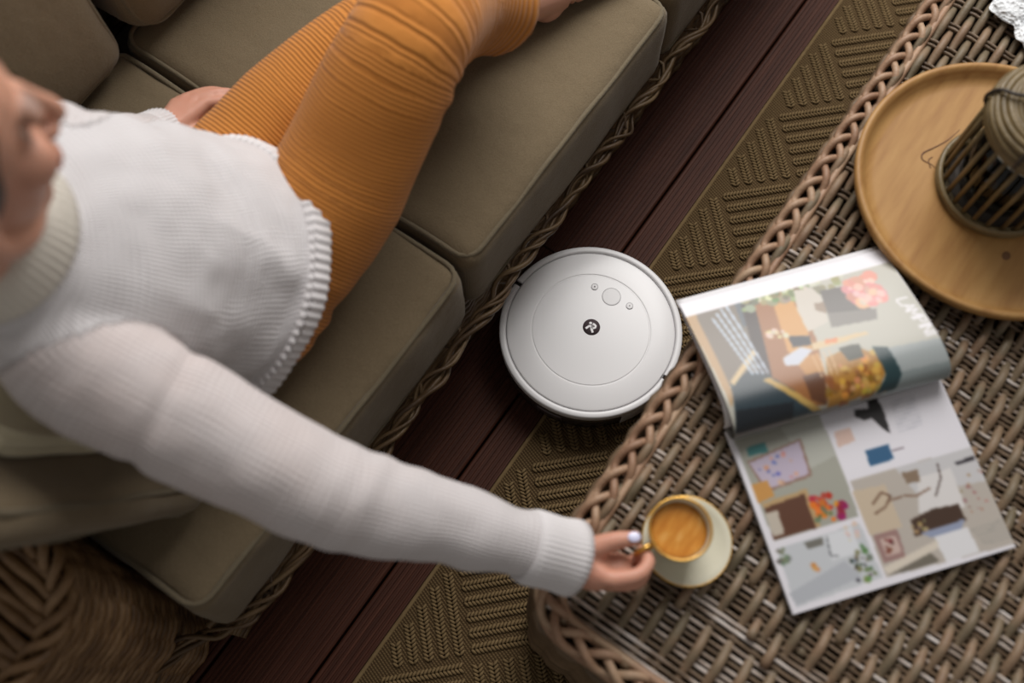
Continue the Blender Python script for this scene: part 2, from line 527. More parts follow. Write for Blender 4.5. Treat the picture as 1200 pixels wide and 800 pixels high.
# ------------------------------------------------------------------ cushions
def cushion_mesh(lx, ly, lz, r, crown=0.02, side=0.003, seed=0, wr=0.0035, n=(44, 44, 12), mat='sofa'):
    """soft box centred in x/y, bottom at z=0"""
    bm = bmesh.new()
    nx, ny, nz = n
    verts = {}
    def key(i, j, k): return (i, j, k)
    def vert(i, j, k):
        kk = (i, j, k)
        if kk not in verts:
            q = np.array([lx * (i / nx - .5), ly * (j / ny - .5), lz * (k / nz - .5)])
            hx = np.array([lx, ly, lz]) / 2
            inner = np.clip(q, -(hx - r), hx - r)
            d = q - inner
            # spread samples so edges are round
            dn = np.linalg.norm(d)
            q2 = inner + (d / dn * r if dn > 1e-9 else 0)
            un, vn = np.clip(q2[0] / hx[0], -1, 1), np.clip(q2[1] / hx[1], -1, 1)
            wn_ = q2[2] / hx[2]
            bul = (1 - abs(un) ** 2.6) * (1 - abs(vn) ** 2.6)
            q2[2] += crown * bul * (1 if wn_ > 0 else -0.25) * abs(wn_)
            mid = max(0, 1 - wn_ ** 2)
            q2[0] += side * mid * math.copysign(1, un) * (abs(un) > .9) * (1 - vn ** 2)
            q2[1] += side * mid * math.copysign(1, vn) * (abs(vn) > .9) * (1 - un ** 2)
            nz_ = noise.fractal(Vector((q2[0] * 7 + seed * 3.1, q2[1] * 7, q2[2] * 5 + seed)), 1.0, 2.0, 3)
            q2 = q2 + (q2 / (np.linalg.norm(q2) + 1e-9)) * wr * nz_
            q2[2] += lz / 2
            verts[kk] = bm.verts.new(q2)
        return verts[kk]
    def quad(a, b, c, d): bm.faces.new((vert(*a), vert(*b), vert(*c), vert(*d)))
    for i in range(nx):
        for j in range(ny):
            quad((i, j, nz), (i + 1, j, nz), (i + 1, j + 1, nz), (i, j + 1, nz))
            quad((i, j + 1, 0), (i + 1, j + 1, 0), (i + 1, j, 0), (i, j, 0))
    for i in range(nx):
        for k in range(nz):
            quad((i, 0, k), (i + 1, 0, k), (i + 1, 0, k + 1), (i, 0, k + 1))
            quad((i + 1, ny, k), (i, ny, k), (i, ny, k + 1), (i + 1, ny, k + 1))
    for j in range(ny):
        for k in range(nz):
            quad((0, j + 1, k), (0, j, k), (0, j, k + 1), (0, j + 1, k + 1))
            quad((nx, j, k), (nx, j + 1, k), (nx, j + 1, k + 1), (nx, j, k + 1))
    me = bpy.data.meshes.new('cushion'); bm.to_mesh(me); bm.free()
    me.polygons.foreach_set('use_smooth', [True] * len(me.polygons)); me.materials.append(M[mat])
    return me
def piping_mesh(lx, ly, lz, r, top=True, rad=0.0045, seed=0, mat='piping'):
    k = r * (1 - 0.72)
    P, s = resample(np.array(rounded_rect(-lx / 2 + k, lx / 2 - k, -ly / 2 + k, ly / 2 - k, max(r, 0.03), 6)), 0.012, True)
    z = np.full(len(P), lz - k if top else k)
    z = z + 0.0022 * np.sin(s * 19 + seed) + 0.0012 * np.sin(s * 47 + seed * 2)
    return MB().tube(np.c_[P, z], rad, 7, True).mesh('piping', M[mat])
def cushion(name, label, loc, rot, lx, ly, lz, r, seed, crown=0.02, side=0.003, wr=0.0035, group=None, mat='sofa', pmat='piping'):
    o = link(name, cushion_mesh(lx, ly, lz, r, crown, side, seed, wr, mat=mat))
    o.location = loc; o.rotation_euler = rot
    tag(o, label, 'cushion', group)
    link('piping', piping_mesh(lx, ly, lz, r, True, seed=seed, mat=pmat), o)
    link('piping', piping_mesh(lx, ly, lz, r, False, seed=seed + 1, mat=pmat), o)
    return o
CZ = 0.238; CH = 0.182
SG = 'seat cushions in a row on the wicker sofa'
cushion('seat_cushion', 'olive seat cushion beside the wicker arm with the person sitting on it', ((-0.160 + 0.476) / 2, 0.785, CZ), (0, 0, 0), 0.636, 0.74, CH, 0.026, 1, group=SG, crown=0.012, wr=0.006)
cushion('seat_cushion', 'olive seat cushion in the middle of the sofa under the orange trouser legs', ((0.484 + 1.085) / 2, 0.788, CZ), (0, 0, 0), 0.601, 0.74, CH, 0.026, 2, group=SG, crown=0.020)
cushion('seat_cushion', 'olive seat cushion cut off by the top edge beyond the middle one', (1.40, 0.792, CZ), (0, 0, 0), 0.61, 0.74, CH, 0.026, 3, group=SG)
BG = 'back cushions standing along the sofa back'
cushion('back_cushion', 'upright olive back cushion nearest the wicker arm, left of the other one', (0.155, 1.262, 0.655), (R(84), 0, 0), 0.615, 0.45, 0.16, 0.04, 4, crown=0.025, group=BG)
cushion('back_cushion', 'upright olive back cushion behind the middle seat, right of its neighbour', (0.800, 1.256, 0.655), (R(84), 0, 0), 0.62, 0.45, 0.16, 0.05, 5, crown=0.03, group=BG)
# cushions propped on the arm behind the sitting person
cushion('arm_cushion', 'dark olive cushion propped on the wicker arm under the reaching sleeve', (-0.128, 0.75, 0.655), (0, R(71), 0), 0.46, 0.50, 0.058, 0.030, 6, crown=0.014, side=0.004)
cushion('arm_cushion', 'cream cushion tucked between the white sweater and the olive arm cushion', (-0.066, 0.775, 0.690), (0, R(72), 0), 0.30, 0.40, 0.026, 0.012, 7, crown=0.008, side=0.002, mat='cream', pmat='cream')
# ------------------------------------------------------------------ robot vacuum
def mat_plain(name, c, rough=0.4, spec=0.5, metal=0.0, coat=0.0):
    m = Mat(name, c, rough, spec); m.b.inputs['Metallic'].default_value = metal; m.b.inputs['Coat Weight'].default_value = coat
    n = m.noise(m.coord('Object'), 300, 2); m.bump(n, 0.03, 0.0005)
    return m.m
M['rw'] = mat_plain('satin_white_plastic', (0.78, 0.77, 0.775, 1), 0.28, 0.5)
M['rw2'] = mat_plain('white_bumper_plastic', (0.74, 0.73, 0.735, 1), 0.35, 0.5)
M['rseam'] = mat_plain('seam_grey', (0.46, 0.45, 0.46, 1), 0.5)
M['rdark'] = mat_plain('dark_brown_gloss_plastic', (0.035, 0.026, 0.024, 1), 0.22)
M['rlogo'] = mat_plain('logo_grey', (0.075, 0.055, 0.06, 1), 0.4)
M['rbtn'] = mat_plain('button_white', (0.74, 0.73, 0.735, 1), 0.3)
robot = empty('robot_vacuum', (0.622, 0.256, RZ)); tag(robot, 'round white robot vacuum on the deck and rug edge between sofa and table', 'robot vacuum')
# lower body: dark rear, light front skirt
MB().lathe([(0.150, 0.006), (0.164, 0.010), (0.1693, 0.018), (0.1693, 0.060), (0.165, 0.064), (0.10, 0.066), (0.002, 0.066)], 96).build('lower_body', M['rdark'], robot)
def arc_band(prof, a0, a1, n):
    """solid of revolution over part of a turn"""
    A = np.linspace(a0, a1, n)
    RG = [[(r * math.cos(a), r * math.sin(a), z) for r, z in prof] for a in A]
    return MB().rings(RG, caps=True)
auto_smooth(arc_band([(0.160, 0.014), (0.1690, 0.014), (0.1706, 0.020), (0.1706, 0.0655), (0.160, 0.0655)], R(-126), R(126), 90).build('front_bumper', M['rw2'], robot))
arc_band([(0.163, 0.036), (0.1703, 0.036), (0.1703, 0.050), (0.163, 0.050)], R(178), R(196), 14).build('dust_bin_release', M['rlogo'], robot)
# top rim in two halves with a small gap at the sides
for a0, a1 in ((-88.4, 88.4), (91.6, 268.4)):
    auto_smooth(arc_band([(0.1580, 0.066), (0.1700, 0.066), (0.1710, 0.069), (0.1712, 0.0815), (0.1703, 0.0842), (0.1680, 0.0856), (0.1615, 0.0860), (0.1598, 0.0852), (0.1585, 0.083)], R(a0), R(a1), 110).build('rim', M['rw2'], robot), 50)
for a in (90, -90):
    arc_band([(0.150, 0.060), (0.1702, 0.060), (0.1702, 0.078), (0.150, 0.080)], R(a - 1.7), R(a + 1.7), 4).build('rim_joint', M['rdark'], robot)
MB().lathe([(0.1590, 0.070), (0.1590, 0.0810), (0.152, 0.0810)], 96).build('seam', M['rseam'], robot)
pr = [(0.1570, 0.070), (0.1570, 0.0830), (0.1558, 0.0850), (0.1520, 0.0862), (0.1150, 0.0882), (0.1125, 0.0882), (0.1112, 0.0875), (0.1098, 0.0875), (0.1085, 0.0884), (0.07, 0.0898), (0.03, 0.0905), (0.001, 0.0906)]
auto_smooth(MB().lathe(pr, 128).build('top_cover', M['rw'], robot), 28)
TZ = 0.0906
# logo disc and mark
logo = MB().lathe([(0.0162, TZ - 0.0005), (0.0162, TZ + 0.0002), (0.0005, TZ + 0.0003)], 48, (0.003, 0.001, 0)).build('logo_disc', M['rlogo'], robot)
# mark drawn in picture-upright coordinates then turned (picture up is 35 degrees off the robot's nose)
def mark(poly):
    a = R(-55); out = []
    for x, y in poly:
        out.append((0.003 + 0.0162 * (x * math.cos(a) - y * math.sin(a)), 0.001 + 0.0162 * (x * math.sin(a) + y * math.cos(a))))
    return out
def stroke(mb, pts, w):
    pts = np.array(pts, float); T_ = np.gradient(pts, axis=0); T_ /= np.linalg.norm(T_, axis=1)[:, None]
    N_ = np.c_[-T_[:, 1], T_[:, 0]]
    w = np.broadcast_to(np.asarray(w), (len(pts),))[:, None]
    Lp, Rp = pts + N_ * w / 2, pts - N_ * w / 2
    for i in range(len(pts) - 1):
        mb.prism(mark([Rp[i], Rp[i + 1], Lp[i + 1], Lp[i]]), TZ + 0.0003, TZ + 0.0007)
mk = MB()
mk.prism(mark([(-0.08 + 0.17 * math.cos(t), 0.50 + 0.15 * math.sin(t)) for t in np.linspace(0, 2 * PI, 14, endpoint=False)]), TZ + 0.0003, TZ + 0.0007)
stroke(mk, [(-0.66, -0.18), (-0.42, 0.02), (-0.22, 0.14), (-0.02, 0.12)], [0.26, 0.24, 0.22, 0.18])
stroke(mk, [(0.18, 0.40), (0.36, 0.30), (0.50, 0.12), (0.44, -0.08), (0.22, -0.16), (0.0, -0.02)], [0.24, 0.24, 0.24, 0.22, 0.2, 0.2])
stroke(mk, [(0.0, 0.02), (0.02, -0.30), (0.12, -0.68)], [0.26, 0.26, 0.24])
mk.build('logo_mark', M['rw'], logo, smooth=False)
# buttons
def button(x, y, r, sym):
    b = MB().lathe([(r, TZ - 0.002), (r, TZ - 0.0004), (r - 0.0006, TZ), (0.0003, TZ + 0.0001)], 40, (x, y, 0)).build('button', M['rbtn'], robot); auto_smooth(b, 20)
    MB().lathe([(r, TZ - 0.0012), (r + 0.0009, TZ - 0.0012), (r + 0.0009, TZ - 0.0002), (r, TZ - 0.0002)], 40, (x, y, 0), True).build('groove', M['rseam'], b)
    if sym:
        s = MB()
        a = R(-55)
        pts = {'house': [(-.0016, -.0014), (.0016, -.0014), (.0016, .0004), (0, .0020), (-.0016, .0004)], 'spot': [(.0012 * math.cos(t), .0012 * math.sin(t)) for t in np.linspace(0, 2 * PI, 8, endpoint=False)]}[sym]
        s.prism([(x + px * math.cos(a) - py * math.sin(a), y + px * math.sin(a) + py * math.cos(a)) for px, py in pts], TZ, TZ + 0.0004)
        s.build('symbol', M['rlogo'], b, smooth=False)
button(0.0760, 0.004, 0.0170, None)
button(0.0750, 0.041, 0.0058, 'house')
button(0.0800, -0.034, 0.0058, 'spot')

# ------------------------------------------------------------------ wicker table
TX0, TX1, TY0, TY1, TR = 0.098, 1.80, -0.85, 0.060, 0.075
TO = np.array([0.95, -0.4, 0.0])
table = empty('wicker_table', tuple(TO)); tag(table, 'woven wicker coffee table with braided rim standing on the rug', 'table')
def tpart(mb, name, mat, smooth=True):
    mb.v = [v - TO for v in mb.v]
    return mb.build(name, mat, table, smooth=smooth)
def t_outline(inset=0.0): return rounded_rect(TX0 + inset, TX1 - inset, TY0 + inset, TY1 - inset, TR - inset, 10)
tpart(MB().prism(t_outline(0.02), 0.012, 0.468), 'core', M['core'])
WZ = 0.494; WP = 0.046; SR = 0.0067
# long strands, over one and under one
def strand_mesh(x0, x1, par):
    x = np.arange(x0, x1, WP / 6)
    z = WZ + 0.0085 * np.cos(PI * (x - TX0) / WP + par * PI)
    return MB().tube(np.c_[x, 0 * x, z], SR, 6).mesh('strand', M['strand'])
sm = [strand_mesh(TX0 + 0.02, TX1 - 0.02, 0)]
odd = [strand_mesh(x0, TX1 - 0.02, 1) for x0 in (0.22, 0.26, 0.30, 0.24)]
y = TY1 - 0.024; k = 0
while y > TY0 + 0.02:
    me = sm[0] if k % 2 == 0 else odd[(k // 2) % 4]
    link('strand', me, table, (-TO[0], y - TO[1], 0))
    y -= 0.0160; k += 1
# cross sticks: thin canes side by side under and over the strands
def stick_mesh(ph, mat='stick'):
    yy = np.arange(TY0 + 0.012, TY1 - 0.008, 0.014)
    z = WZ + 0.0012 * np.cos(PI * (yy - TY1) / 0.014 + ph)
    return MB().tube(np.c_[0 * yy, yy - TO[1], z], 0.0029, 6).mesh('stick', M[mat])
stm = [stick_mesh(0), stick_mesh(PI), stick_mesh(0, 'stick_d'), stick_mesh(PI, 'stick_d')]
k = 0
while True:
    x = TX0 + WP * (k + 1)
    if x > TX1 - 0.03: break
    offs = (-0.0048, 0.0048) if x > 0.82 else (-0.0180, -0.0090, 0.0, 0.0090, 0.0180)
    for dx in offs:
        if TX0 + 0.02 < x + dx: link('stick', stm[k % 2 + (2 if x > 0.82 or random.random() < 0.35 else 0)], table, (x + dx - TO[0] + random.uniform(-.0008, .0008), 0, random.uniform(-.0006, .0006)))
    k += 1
# braided rim
P, s = resample(np.array(t_outline(0.012)), 0.006, True)
L_ = s[-1] + 0.006; nb = round(L_ / 0.135)
P3 = np.c_[P, np.full(len(P), 0.497)]
T_, N_, B_ = frames(P3, True); out = np.cross(T_, [0, 0, 1])
for k in range(3):
    a = s / L_ * nb * 2 * PI + k * PI * 2 / 3
    Q = P3 + out * (0.0140 * np.sin(a))[:, None] + np.c_[np.zeros((len(P), 2)), 0.0075 * np.sin(2 * a + 0.6)]
    tpart(MB().tube(Q, 0.0060, 6, True), 'braid_strand', M['braid'])
for inset, z, r in ((0.029, 0.497, 0.0058), (-0.002, 0.486, 0.0055)):
    P, s = resample(np.array(t_outline(inset)), 0.012, True)
    tpart(MB().tube(np.c_[P, z + 0.002 * np.sin(s * 60)], r, 6, True), 'braid_strand', M['braid'])
# side rows
def side_row(ph, bulge):
    P, s = resample(np.array(t_outline(-bulge)), 0.018, True)
    P3 = np.c_[P, np.zeros(len(P))]; T_, N_, B_ = frames(P3, True); out = np.cross(T_, [0, 0, 1])
    L_ = s[-1] + .018; n = round(L_ / 0.10)
    P3 = P3 + out * (0.0065 * np.sin(s / L_ * n * 2 * PI + ph))[:, None]
    return MB().tube(P3 - TO, 0.0085, 6, True).mesh('strand', M['tside'])
sr = [side_row(0, 0.0), side_row(PI, 0.0)]
for k in range(24): link('strand', sr[k % 2], table, (0, 0, 0.0235 + k * 0.0193))
TT = WZ + 0.0085 + SR + 0.0003   # height things on the table rest at

# ------------------------------------------------------------------ wooden tray
mw = Mat('pale_brown_turned_wood', rough=0.5, spec=0.35)
p = mw.coord('Object')
v = mw.mapping(p, (2.2, 16, 16), rot=(0, 0, R(35)))
n1 = mw.noise(v, 3.2, 5, 0.55); n2 = mw.noise(p, 9, 3)
col = mw.ramp(n1, [(0.3, (0.30, 0.146, 0.046, 1)), (0.5, (0.40, 0.218, 0.072, 1)), (0.72, (0.48, 0.280, 0.100, 1))])
col = mw.mix(mw.math('MULTIPLY', n2, 0.4), col, (0.33, 0.157, 0.048, 1))
mw.base(col); mw.bump(n1, 0.15, 0.001)
M['tray'] = mw.m
tray = MB().lathe([(0.001, 0.0), (0.180, 0.0), (0.194, 0.006), (0.2025, 0.018), (0.2045, 0.030), (0.2015, 0.0335), (0.196, 0.0325), (0.1915, 0.026), (0.187, 0.0175), (0.180, 0.0135), (0.172, 0.0125), (0.08, 0.0115), (0.001, 0.0113)], 96).build('wooden_tray', M['tray'], None, (0.995, -0.176, TT)); tray.scale = (1.035, 1.035, 1)
tag(tray, 'round turned wooden tray with raised lip holding the cane lantern', 'tray')
M['knot'] = mat_plain('knot_brown', (0.16, 0.075, 0.03, 1), 0.7)
kn = MB()
kn.tube(catmull([(0.062, 0.086, 0.0117), (0.035, 0.093, 0.0117), (0.012, 0.104, 0.0117), (-0.004, 0.112, 0.0117), (-0.014, 0.108, 0.0117), (-0.014, 0.094, 0.0117), (-0.016, 0.084, 0.0117)], 6), np.r_[np.linspace(0.0006, 0.0016, 18), np.linspace(0.0016, 0.0006, 19)], 6)
kn.tube(catmull([(-0.002, 0.098, 0.0117), (-0.010, 0.100, 0.0117), (-0.020, 0.092, 0.0117)], 5), 0.0010, 6)
kn.build('wood_knot', M['knot'], tray)
MB().ell((-0.085, -0.058, 0.0108), (0.010, 0.008, 0.0014)).build('wood_knot', M['knot'], tray)

# ------------------------------------------------------------------ cane lantern
LB = TT + 0.0117
lantern = empty('cane_lantern', (1.003, -0.172, LB)); tag(lantern, 'cylindrical cane lantern with coiled lid and glass jar on the wooden tray', 'lantern')
M['lcane'] = mat_wicker('olive_cane', [(0.12, 0.082, 0.030, 1), (0.19, 0.135, 0.058, 1), (0.26, 0.19, 0.090, 1)], 0.4, 18)
M['lcane_d'] = mat_wicker('dark_tie_cane', [(0.02, 0.016, 0.013, 1), (0.05, 0.036, 0.025, 1)], 0.5, 18)
def ring(r, z, th, ph=0.0, n=56):
    a = np.linspace(0, 2 * PI, n, endpoint=False)
    return np.c_[r * np.cos(a), r * np.sin(a), z + 0.0012 * np.sin(3 * a + ph)]
def lring(r, z, th, name='ring', ph=0.0, mat='lcane'): return MB().tube(ring(r, z, th, ph), th, 8, True).build(name, M[mat], lantern)
for r, z in ((0.0850, 0.005), (0.0862, 0.0135), (0.0775, 0.007)): lring(r, z, 0.0046, 'base_ring', random.random() * 6)
HT = 0.172
for k in range(26):
    a = 2 * PI * k / 26 + random.uniform(-.03, .03); r = 0.0805
    t = R(2.0) * random.uniform(-1, 1)
    MB().tube([(r * math.cos(a), r * math.sin(a), 0.006), (r * math.cos(a + t), r * math.sin(a + t), HT * .5), (r * math.cos(a + t), r * math.sin(a + t), HT)], 0.0035, 6).build('slat', M['lcane'], lantern)
for k, (r, z) in enumerate(((0.0825, HT - 0.012), (0.0840, HT - 0.003), (0.0835, HT + 0.006), (0.0800, HT + 0.013), (0.073, HT + 0.017), (0.065, HT + 0.019))):
    lring(r, z, 0.0050, 'top_ring', k * 1.3)
for k in range(7):    # loose coils of the lid
    r = 0.060 - 0.0055 * k
    a = np.linspace(0, 2 * PI, 48, endpoint=False)
    tl = R(8 * math.sin(k * 1.9)); ph = k * 0.9
    P = np.c_[r * np.cos(a), r * np.sin(a), HT + 0.021 + 0.0018 * k + r * math.sin(tl) * np.sin(a + ph) * 0.6 + 0.001 * np.sin(5 * a)]
    MB().tube(P, 0.0046, 8, True).build('lid_coil', M['lcane'], lantern)
for k in range(5):
    a = R(100 + 72 * k)
    MB().tube(catmull([(0.083 * math.cos(a), 0.083 * math.sin(a), HT - 0.018), (0.092 * math.cos(a), 0.092 * math.sin(a), HT + 0.0), (0.083 * math.cos(a), 0.083 * math.sin(a), HT + 0.021), (0.06 * math.cos(a + .12), 0.06 * math.sin(a + .12), HT + 0.033), (0.03 * math.cos(a + .3), 0.03 * math.sin(a + .3), HT + 0.052)], 5), 0.0028, 6).build('tie', M['lcane_d'], lantern)
MB().lathe([(0.001, 0.001), (0.077, 0.001), (0.077, 0.004), (0.001, 0.004)], 40).build('bottom_plate', M['lcane_d'], lantern)
mg = Mat('clear_glass', (0.93, 0.96, 0.95, 1), 0.03); mg.b.inputs['Transmission Weight'].default_value = 1.0; mg.b.inputs['IOR'].default_value = 1.45
M['glass'] = mg.m
MB().lathe([(0.001, 0.006), (0.050, 0.006), (0.058, 0.012), (0.060, 0.03), (0.060, 0.118), (0.0575, 0.118), (0.0572, 0.03), (0.055, 0.014), (0.048, 0.0095), (0.001, 0.0095)], 48).build('glass_jar', M['glass'], lantern)
M['wax'] = mat_plain('pale_wax', (0.42, 0.42, 0.36, 1), 0.45)
MB().lathe([(0.001, 0.0098), (0.034, 0.0098), (0.035, 0.012), (0.035, 0.048), (0.033, 0.051), (0.010, 0.0495), (0.001, 0.049)], 40).build('candle', M['wax'], lantern)

# ------------------------------------------------------------------ crumpled lace cloth at the table's far end
mc = Mat('white_lace', (0.80, 0.82, 0.84, 1), 0.85, 0.2)
p = mc.coord('Object')
vor = mc.N.new('ShaderNodeTexVoronoi'); vor.inputs['Scale'].default_value = 160; mc.link(p, vor.inputs['Vector'])
mc.bump(vor.outputs['Distance'], 0.8, 0.004)
M['lace'] = mc.m
n = 56; V = []; F = []
for i in range(n + 1):
    for j in range(n + 1):
        u_ = (i / n - .5) * 2; v_ = (j / n - .5) * 2
        ru = u_ * math.sqrt(1 - v_ * v_ / 2); rv = v_ * math.sqrt(1 - u_ * u_ / 2)
        rr = math.hypot(ru, rv); an = math.atan2(rv, ru)
        sc = 0.15 * (1 + 0.06 * math.sin(9 * an) + 0.03 * math.sin(17 * an))
        x_, y_ = ru * sc, rv * sc
        h_ = 0.010 + 0.018 * abs(noise.fractal(Vector((x_ * 22, y_ * 22, 1.7)), 1, 2, 3)) + 0.010 * (1 - rr) + 0.004 * (rr > .85) * math.sin(26 * an)
        V.append((x_, y_, max(0.003, h_ if rr < .97 else 0.005 + 0.003 * math.sin(30 * an))))
for i in range(n):
    for j in range(n):
        a = i * (n + 1) + j; F.append((a, a + n + 1, a + n + 2, a + 1))
cl = MB().add(V, F).build('lace_cloth', M['lace'], None, (1.400, -0.150, TT))
sm_ = cl.modifiers.new('thickness', 'SOLIDIFY'); sm_.thickness = 0.002; sm_.offset = 1
tag(cl, 'crumpled white lace cloth on the table in the top right corner', 'cloth')

# ------------------------------------------------------------------ cup and saucer
M['cer'] = mat_plain('ivory_glazed_ceramic', (0.66, 0.63, 0.50, 1), 0.18, 0.5, coat=0.4)
M['gold'] = mat_plain('gold_glaze', (0.72, 0.42, 0.10, 1), 0.28, 0.5, metal=0.75)
mk_ = Mat('coffee_crema', rough=0.25, spec=0.5)
p = mk_.coord('Object'); nn = mk_.noise(mk_.mapping(p, (18, 70, 1), rot=(0, 0, R(35))), 1.3, 3)
mk_.base(mk_.ramp(nn, [(0.35, (0.46, 0.165, 0.018, 1)), (0.58, (0.56, 0.235, 0.035, 1)), (0.75, (0.70, 0.40, 0.12, 1))]))
M['crema'] = mk_.m
saucer = empty('saucer', (0.294, -0.072, TT)); tag(saucer, 'ivory ceramic saucer with gold edge under the coffee cup', 'saucer')
MB().lathe([(0.001, 0.0), (0.030, 0.0), (0.034, 0.003), (0.050, 0.008), (0.0585, 0.0125), (0.0592, 0.0145), (0.057, 0.0155), (0.049, 0.011), (0.034, 0.0065), (0.026, 0.0055), (0.001, 0.0055)], 64).build('dish', M['cer'], saucer)
MB().tube(ring(0.0583, 0.0150, 0) * (1, 1, 0) + (0, 0, 0.0148), 0.0011, 6, True).build('gold_edge', M['gold'], saucer)
CX, CY, CB = 0.2895, -0.0545, TT + 0.010
cup = empty('coffee_cup', (CX, CY, CB)); tag(cup, 'ivory cup of coffee with gold rim held by the handle', 'cup')
MB().lathe([(0.001, 0.0), (0.020, 0.0), (0.0225, 0.003), (0.030, 0.012), (0.0365, 0.030), (0.0395, 0.052), (0.0405, 0.060), (0.0390, 0.0612), (0.0376, 0.060), (0.0365, 0.052), (0.0335, 0.030), (0.027, 0.014), (0.018, 0.006), (0.001, 0.005)], 64).build('bowl', M['cer'], cup)
MB().lathe([(0.0001, 0.0476), (0.030, 0.0476), (0.0358, 0.0480), (0.0358, 0.044), (0.0001, 0.044)], 48).build('coffee', M['crema'], cup)
MB().tube(ring(0.0392, 0, 0) * (1, 1, 0) + (0, 0, 0.0606), 0.0017, 8, True).build('gold_rim', M['gold'], cup)
hx = np.array([math.cos(R(152)), math.sin(R(152)), 0])
hp = [0.036, 0.050, 0.060, 0.0615, 0.054, 0.042, 0.031]; hz = [0.051, 0.0555, 0.049, 0.037, 0.026, 0.020, 0.019]
MB().tube(catmull([hx * a + (0, 0, b) for a, b in zip(hp, hz)], 6), 0.0034, 8).build('handle', M['gold'], cup)
# ------------------------------------------------------------------ magazine
# printed pages as flat shapes in page units: a runs along the spine, b from one long edge to the other
PAGE_UPPER = [
    ('p',(190,188,176),[(0.0,-0.0),(1.0,0.0),(1.0,0.97),(-0.0,0.97)]),
    ('p',(165,172,172),[(0.727,0.7),(1.048,0.737),(0.992,1.003),(0.712,0.98)]),
    ('p',(140,150,150),[(0.712,0.866),(1.023,0.887),(0.981,1.036),(0.672,0.998)]),
    ('p',(122,112,100),[(-0.005,0.019),(0.289,-0.005),(0.238,0.672),(0.049,0.679)]),
    ('p',(185,150,105),[(-0.003,0.062),(0.048,0.067),(0.046,0.736),(0.016,0.8)]),
    ('p',(90,100,108),[(0.242,0.023),(0.295,0.02),(0.286,0.234),(0.217,0.3)]),
    ('p',(58,46,42),[(0.278,-0.004),(0.339,0.008),(0.24,0.673),(0.182,0.674)]),
    ('p',(46,62,70),[(0.052,0.66),(0.144,0.606),(0.247,0.686),(0.394,0.979),(0.251,0.972),(-0.0,0.97)]),
    ('p',(30,36,42),[(0.028,0.825),(0.281,0.868),(0.262,0.977),(-0.0,0.97)]),
    ('p',(158,104,58),[(0.338,0.001),(0.528,0.051),(0.491,0.521),(0.422,0.944),(0.372,0.93),(0.233,0.689)]),
    ('p',(208,154,84),[(0.397,0.178),(0.489,0.186),(0.47,0.531),(0.398,0.672),(0.348,0.548)]),
    ('p',(196,140,70),[(0.36,0.634),(0.466,0.608),(0.453,0.777),(0.378,0.741)]),
    ('p',(100,62,38),[(0.357,0.73),(0.452,0.738),(0.422,0.944),(0.36,0.887)]),
    ('s',(150,152,112),(0.542,0.09),0.286,0.087,60,0.0229),
    ('s',(205,205,180),(0.525,0.06),0.271,0.077,40,0.0143),
    ('s',(110,118,80),(0.444,0.079),0.129,0.087,24,0.0171),
    ('p',(205,198,186),[(0.515,0.117),(0.601,0.143),(0.615,0.223),(0.582,0.418),(0.474,0.453),(0.482,0.275)]),
    ('p',(150,130,110),[(0.568,0.259),(0.621,0.267),(0.595,0.354),(0.557,0.314)]),
    ('p',(104,100,96),[(0.623,0.175),(0.747,0.191),(0.794,0.439),(0.768,0.485),(0.59,0.433)]),
    ('p',(132,128,122),[(0.6,0.357),(0.812,0.419),(0.789,0.496),(0.58,0.467)]),
    ('s',(226,150,138),(0.805,0.263),0.069,0.096,34,0.0286),
    ('s',(238,190,178),(0.818,0.28),0.064,0.087,16,0.0171),
    ('p',(216,192,150),[(0.462,0.536),(0.711,0.555),(0.721,0.583),(0.454,0.586)]),
    ('p',(225,140,90),[(0.523,0.538),(0.582,0.544),(0.573,0.573),(0.52,0.568)]),
    ('p',(38,40,48),[(0.384,0.443),(0.472,0.482),(0.46,0.545),(0.378,0.528)]),
    ('p',(205,210,222),[(0.314,0.581),(0.412,0.541),(0.455,0.582),(0.366,0.656),(0.31,0.638)]),
    ('s',(220,200,170),(0.337,0.413),0.043,0.035,12,0.0129),
    ('p',(176,126,52),[(0.488,0.658),(0.629,0.631),(0.706,0.728),(0.706,0.853),(0.651,0.95),(0.421,0.969)]),
    ('s',(140,92,34),(0.553,0.884),0.129,0.106,40,0.0157),
    ('s',(208,160,80),(0.62,0.82),0.114,0.135,40,0.0143),
    ('p',(70,72,60),[(0.561,0.616),(0.654,0.624),(0.65,0.719),(0.577,0.722)]),
    ('p',(36,62,66),[(0.701,0.667),(0.763,0.699),(0.778,0.879),(0.737,0.973),(0.646,0.967),(0.707,0.863)]),
    ('p',(200,165,92),[(0.187,0.686),(0.222,0.684),(0.398,0.965),(0.361,0.967)]),
    ('p',(214,188,140),[(0.053,0.641),(0.208,0.468),(0.217,0.503),(0.063,0.675)]),
    ('l',(190,205,222),[(0.11,0.167),(0.161,0.627)],0.011),
    ('l',(190,205,222),[(0.138,0.14),(0.183,0.635)],0.011),
    ('l',(190,205,222),[(0.166,0.113),(0.204,0.644)],0.011),
    ('l',(190,205,222),[(0.194,0.086),(0.225,0.652)],0.011),
    ('l',(225,190,150),[(0.44,0.614),(0.437,0.769)],0.005),
    ('l',(225,190,150),[(0.466,0.616),(0.46,0.773)],0.005),
    ('l',(225,190,150),[(0.492,0.617),(0.483,0.776)],0.005),
    ('l',(225,190,150),[(0.519,0.618),(0.506,0.78)],0.005)]
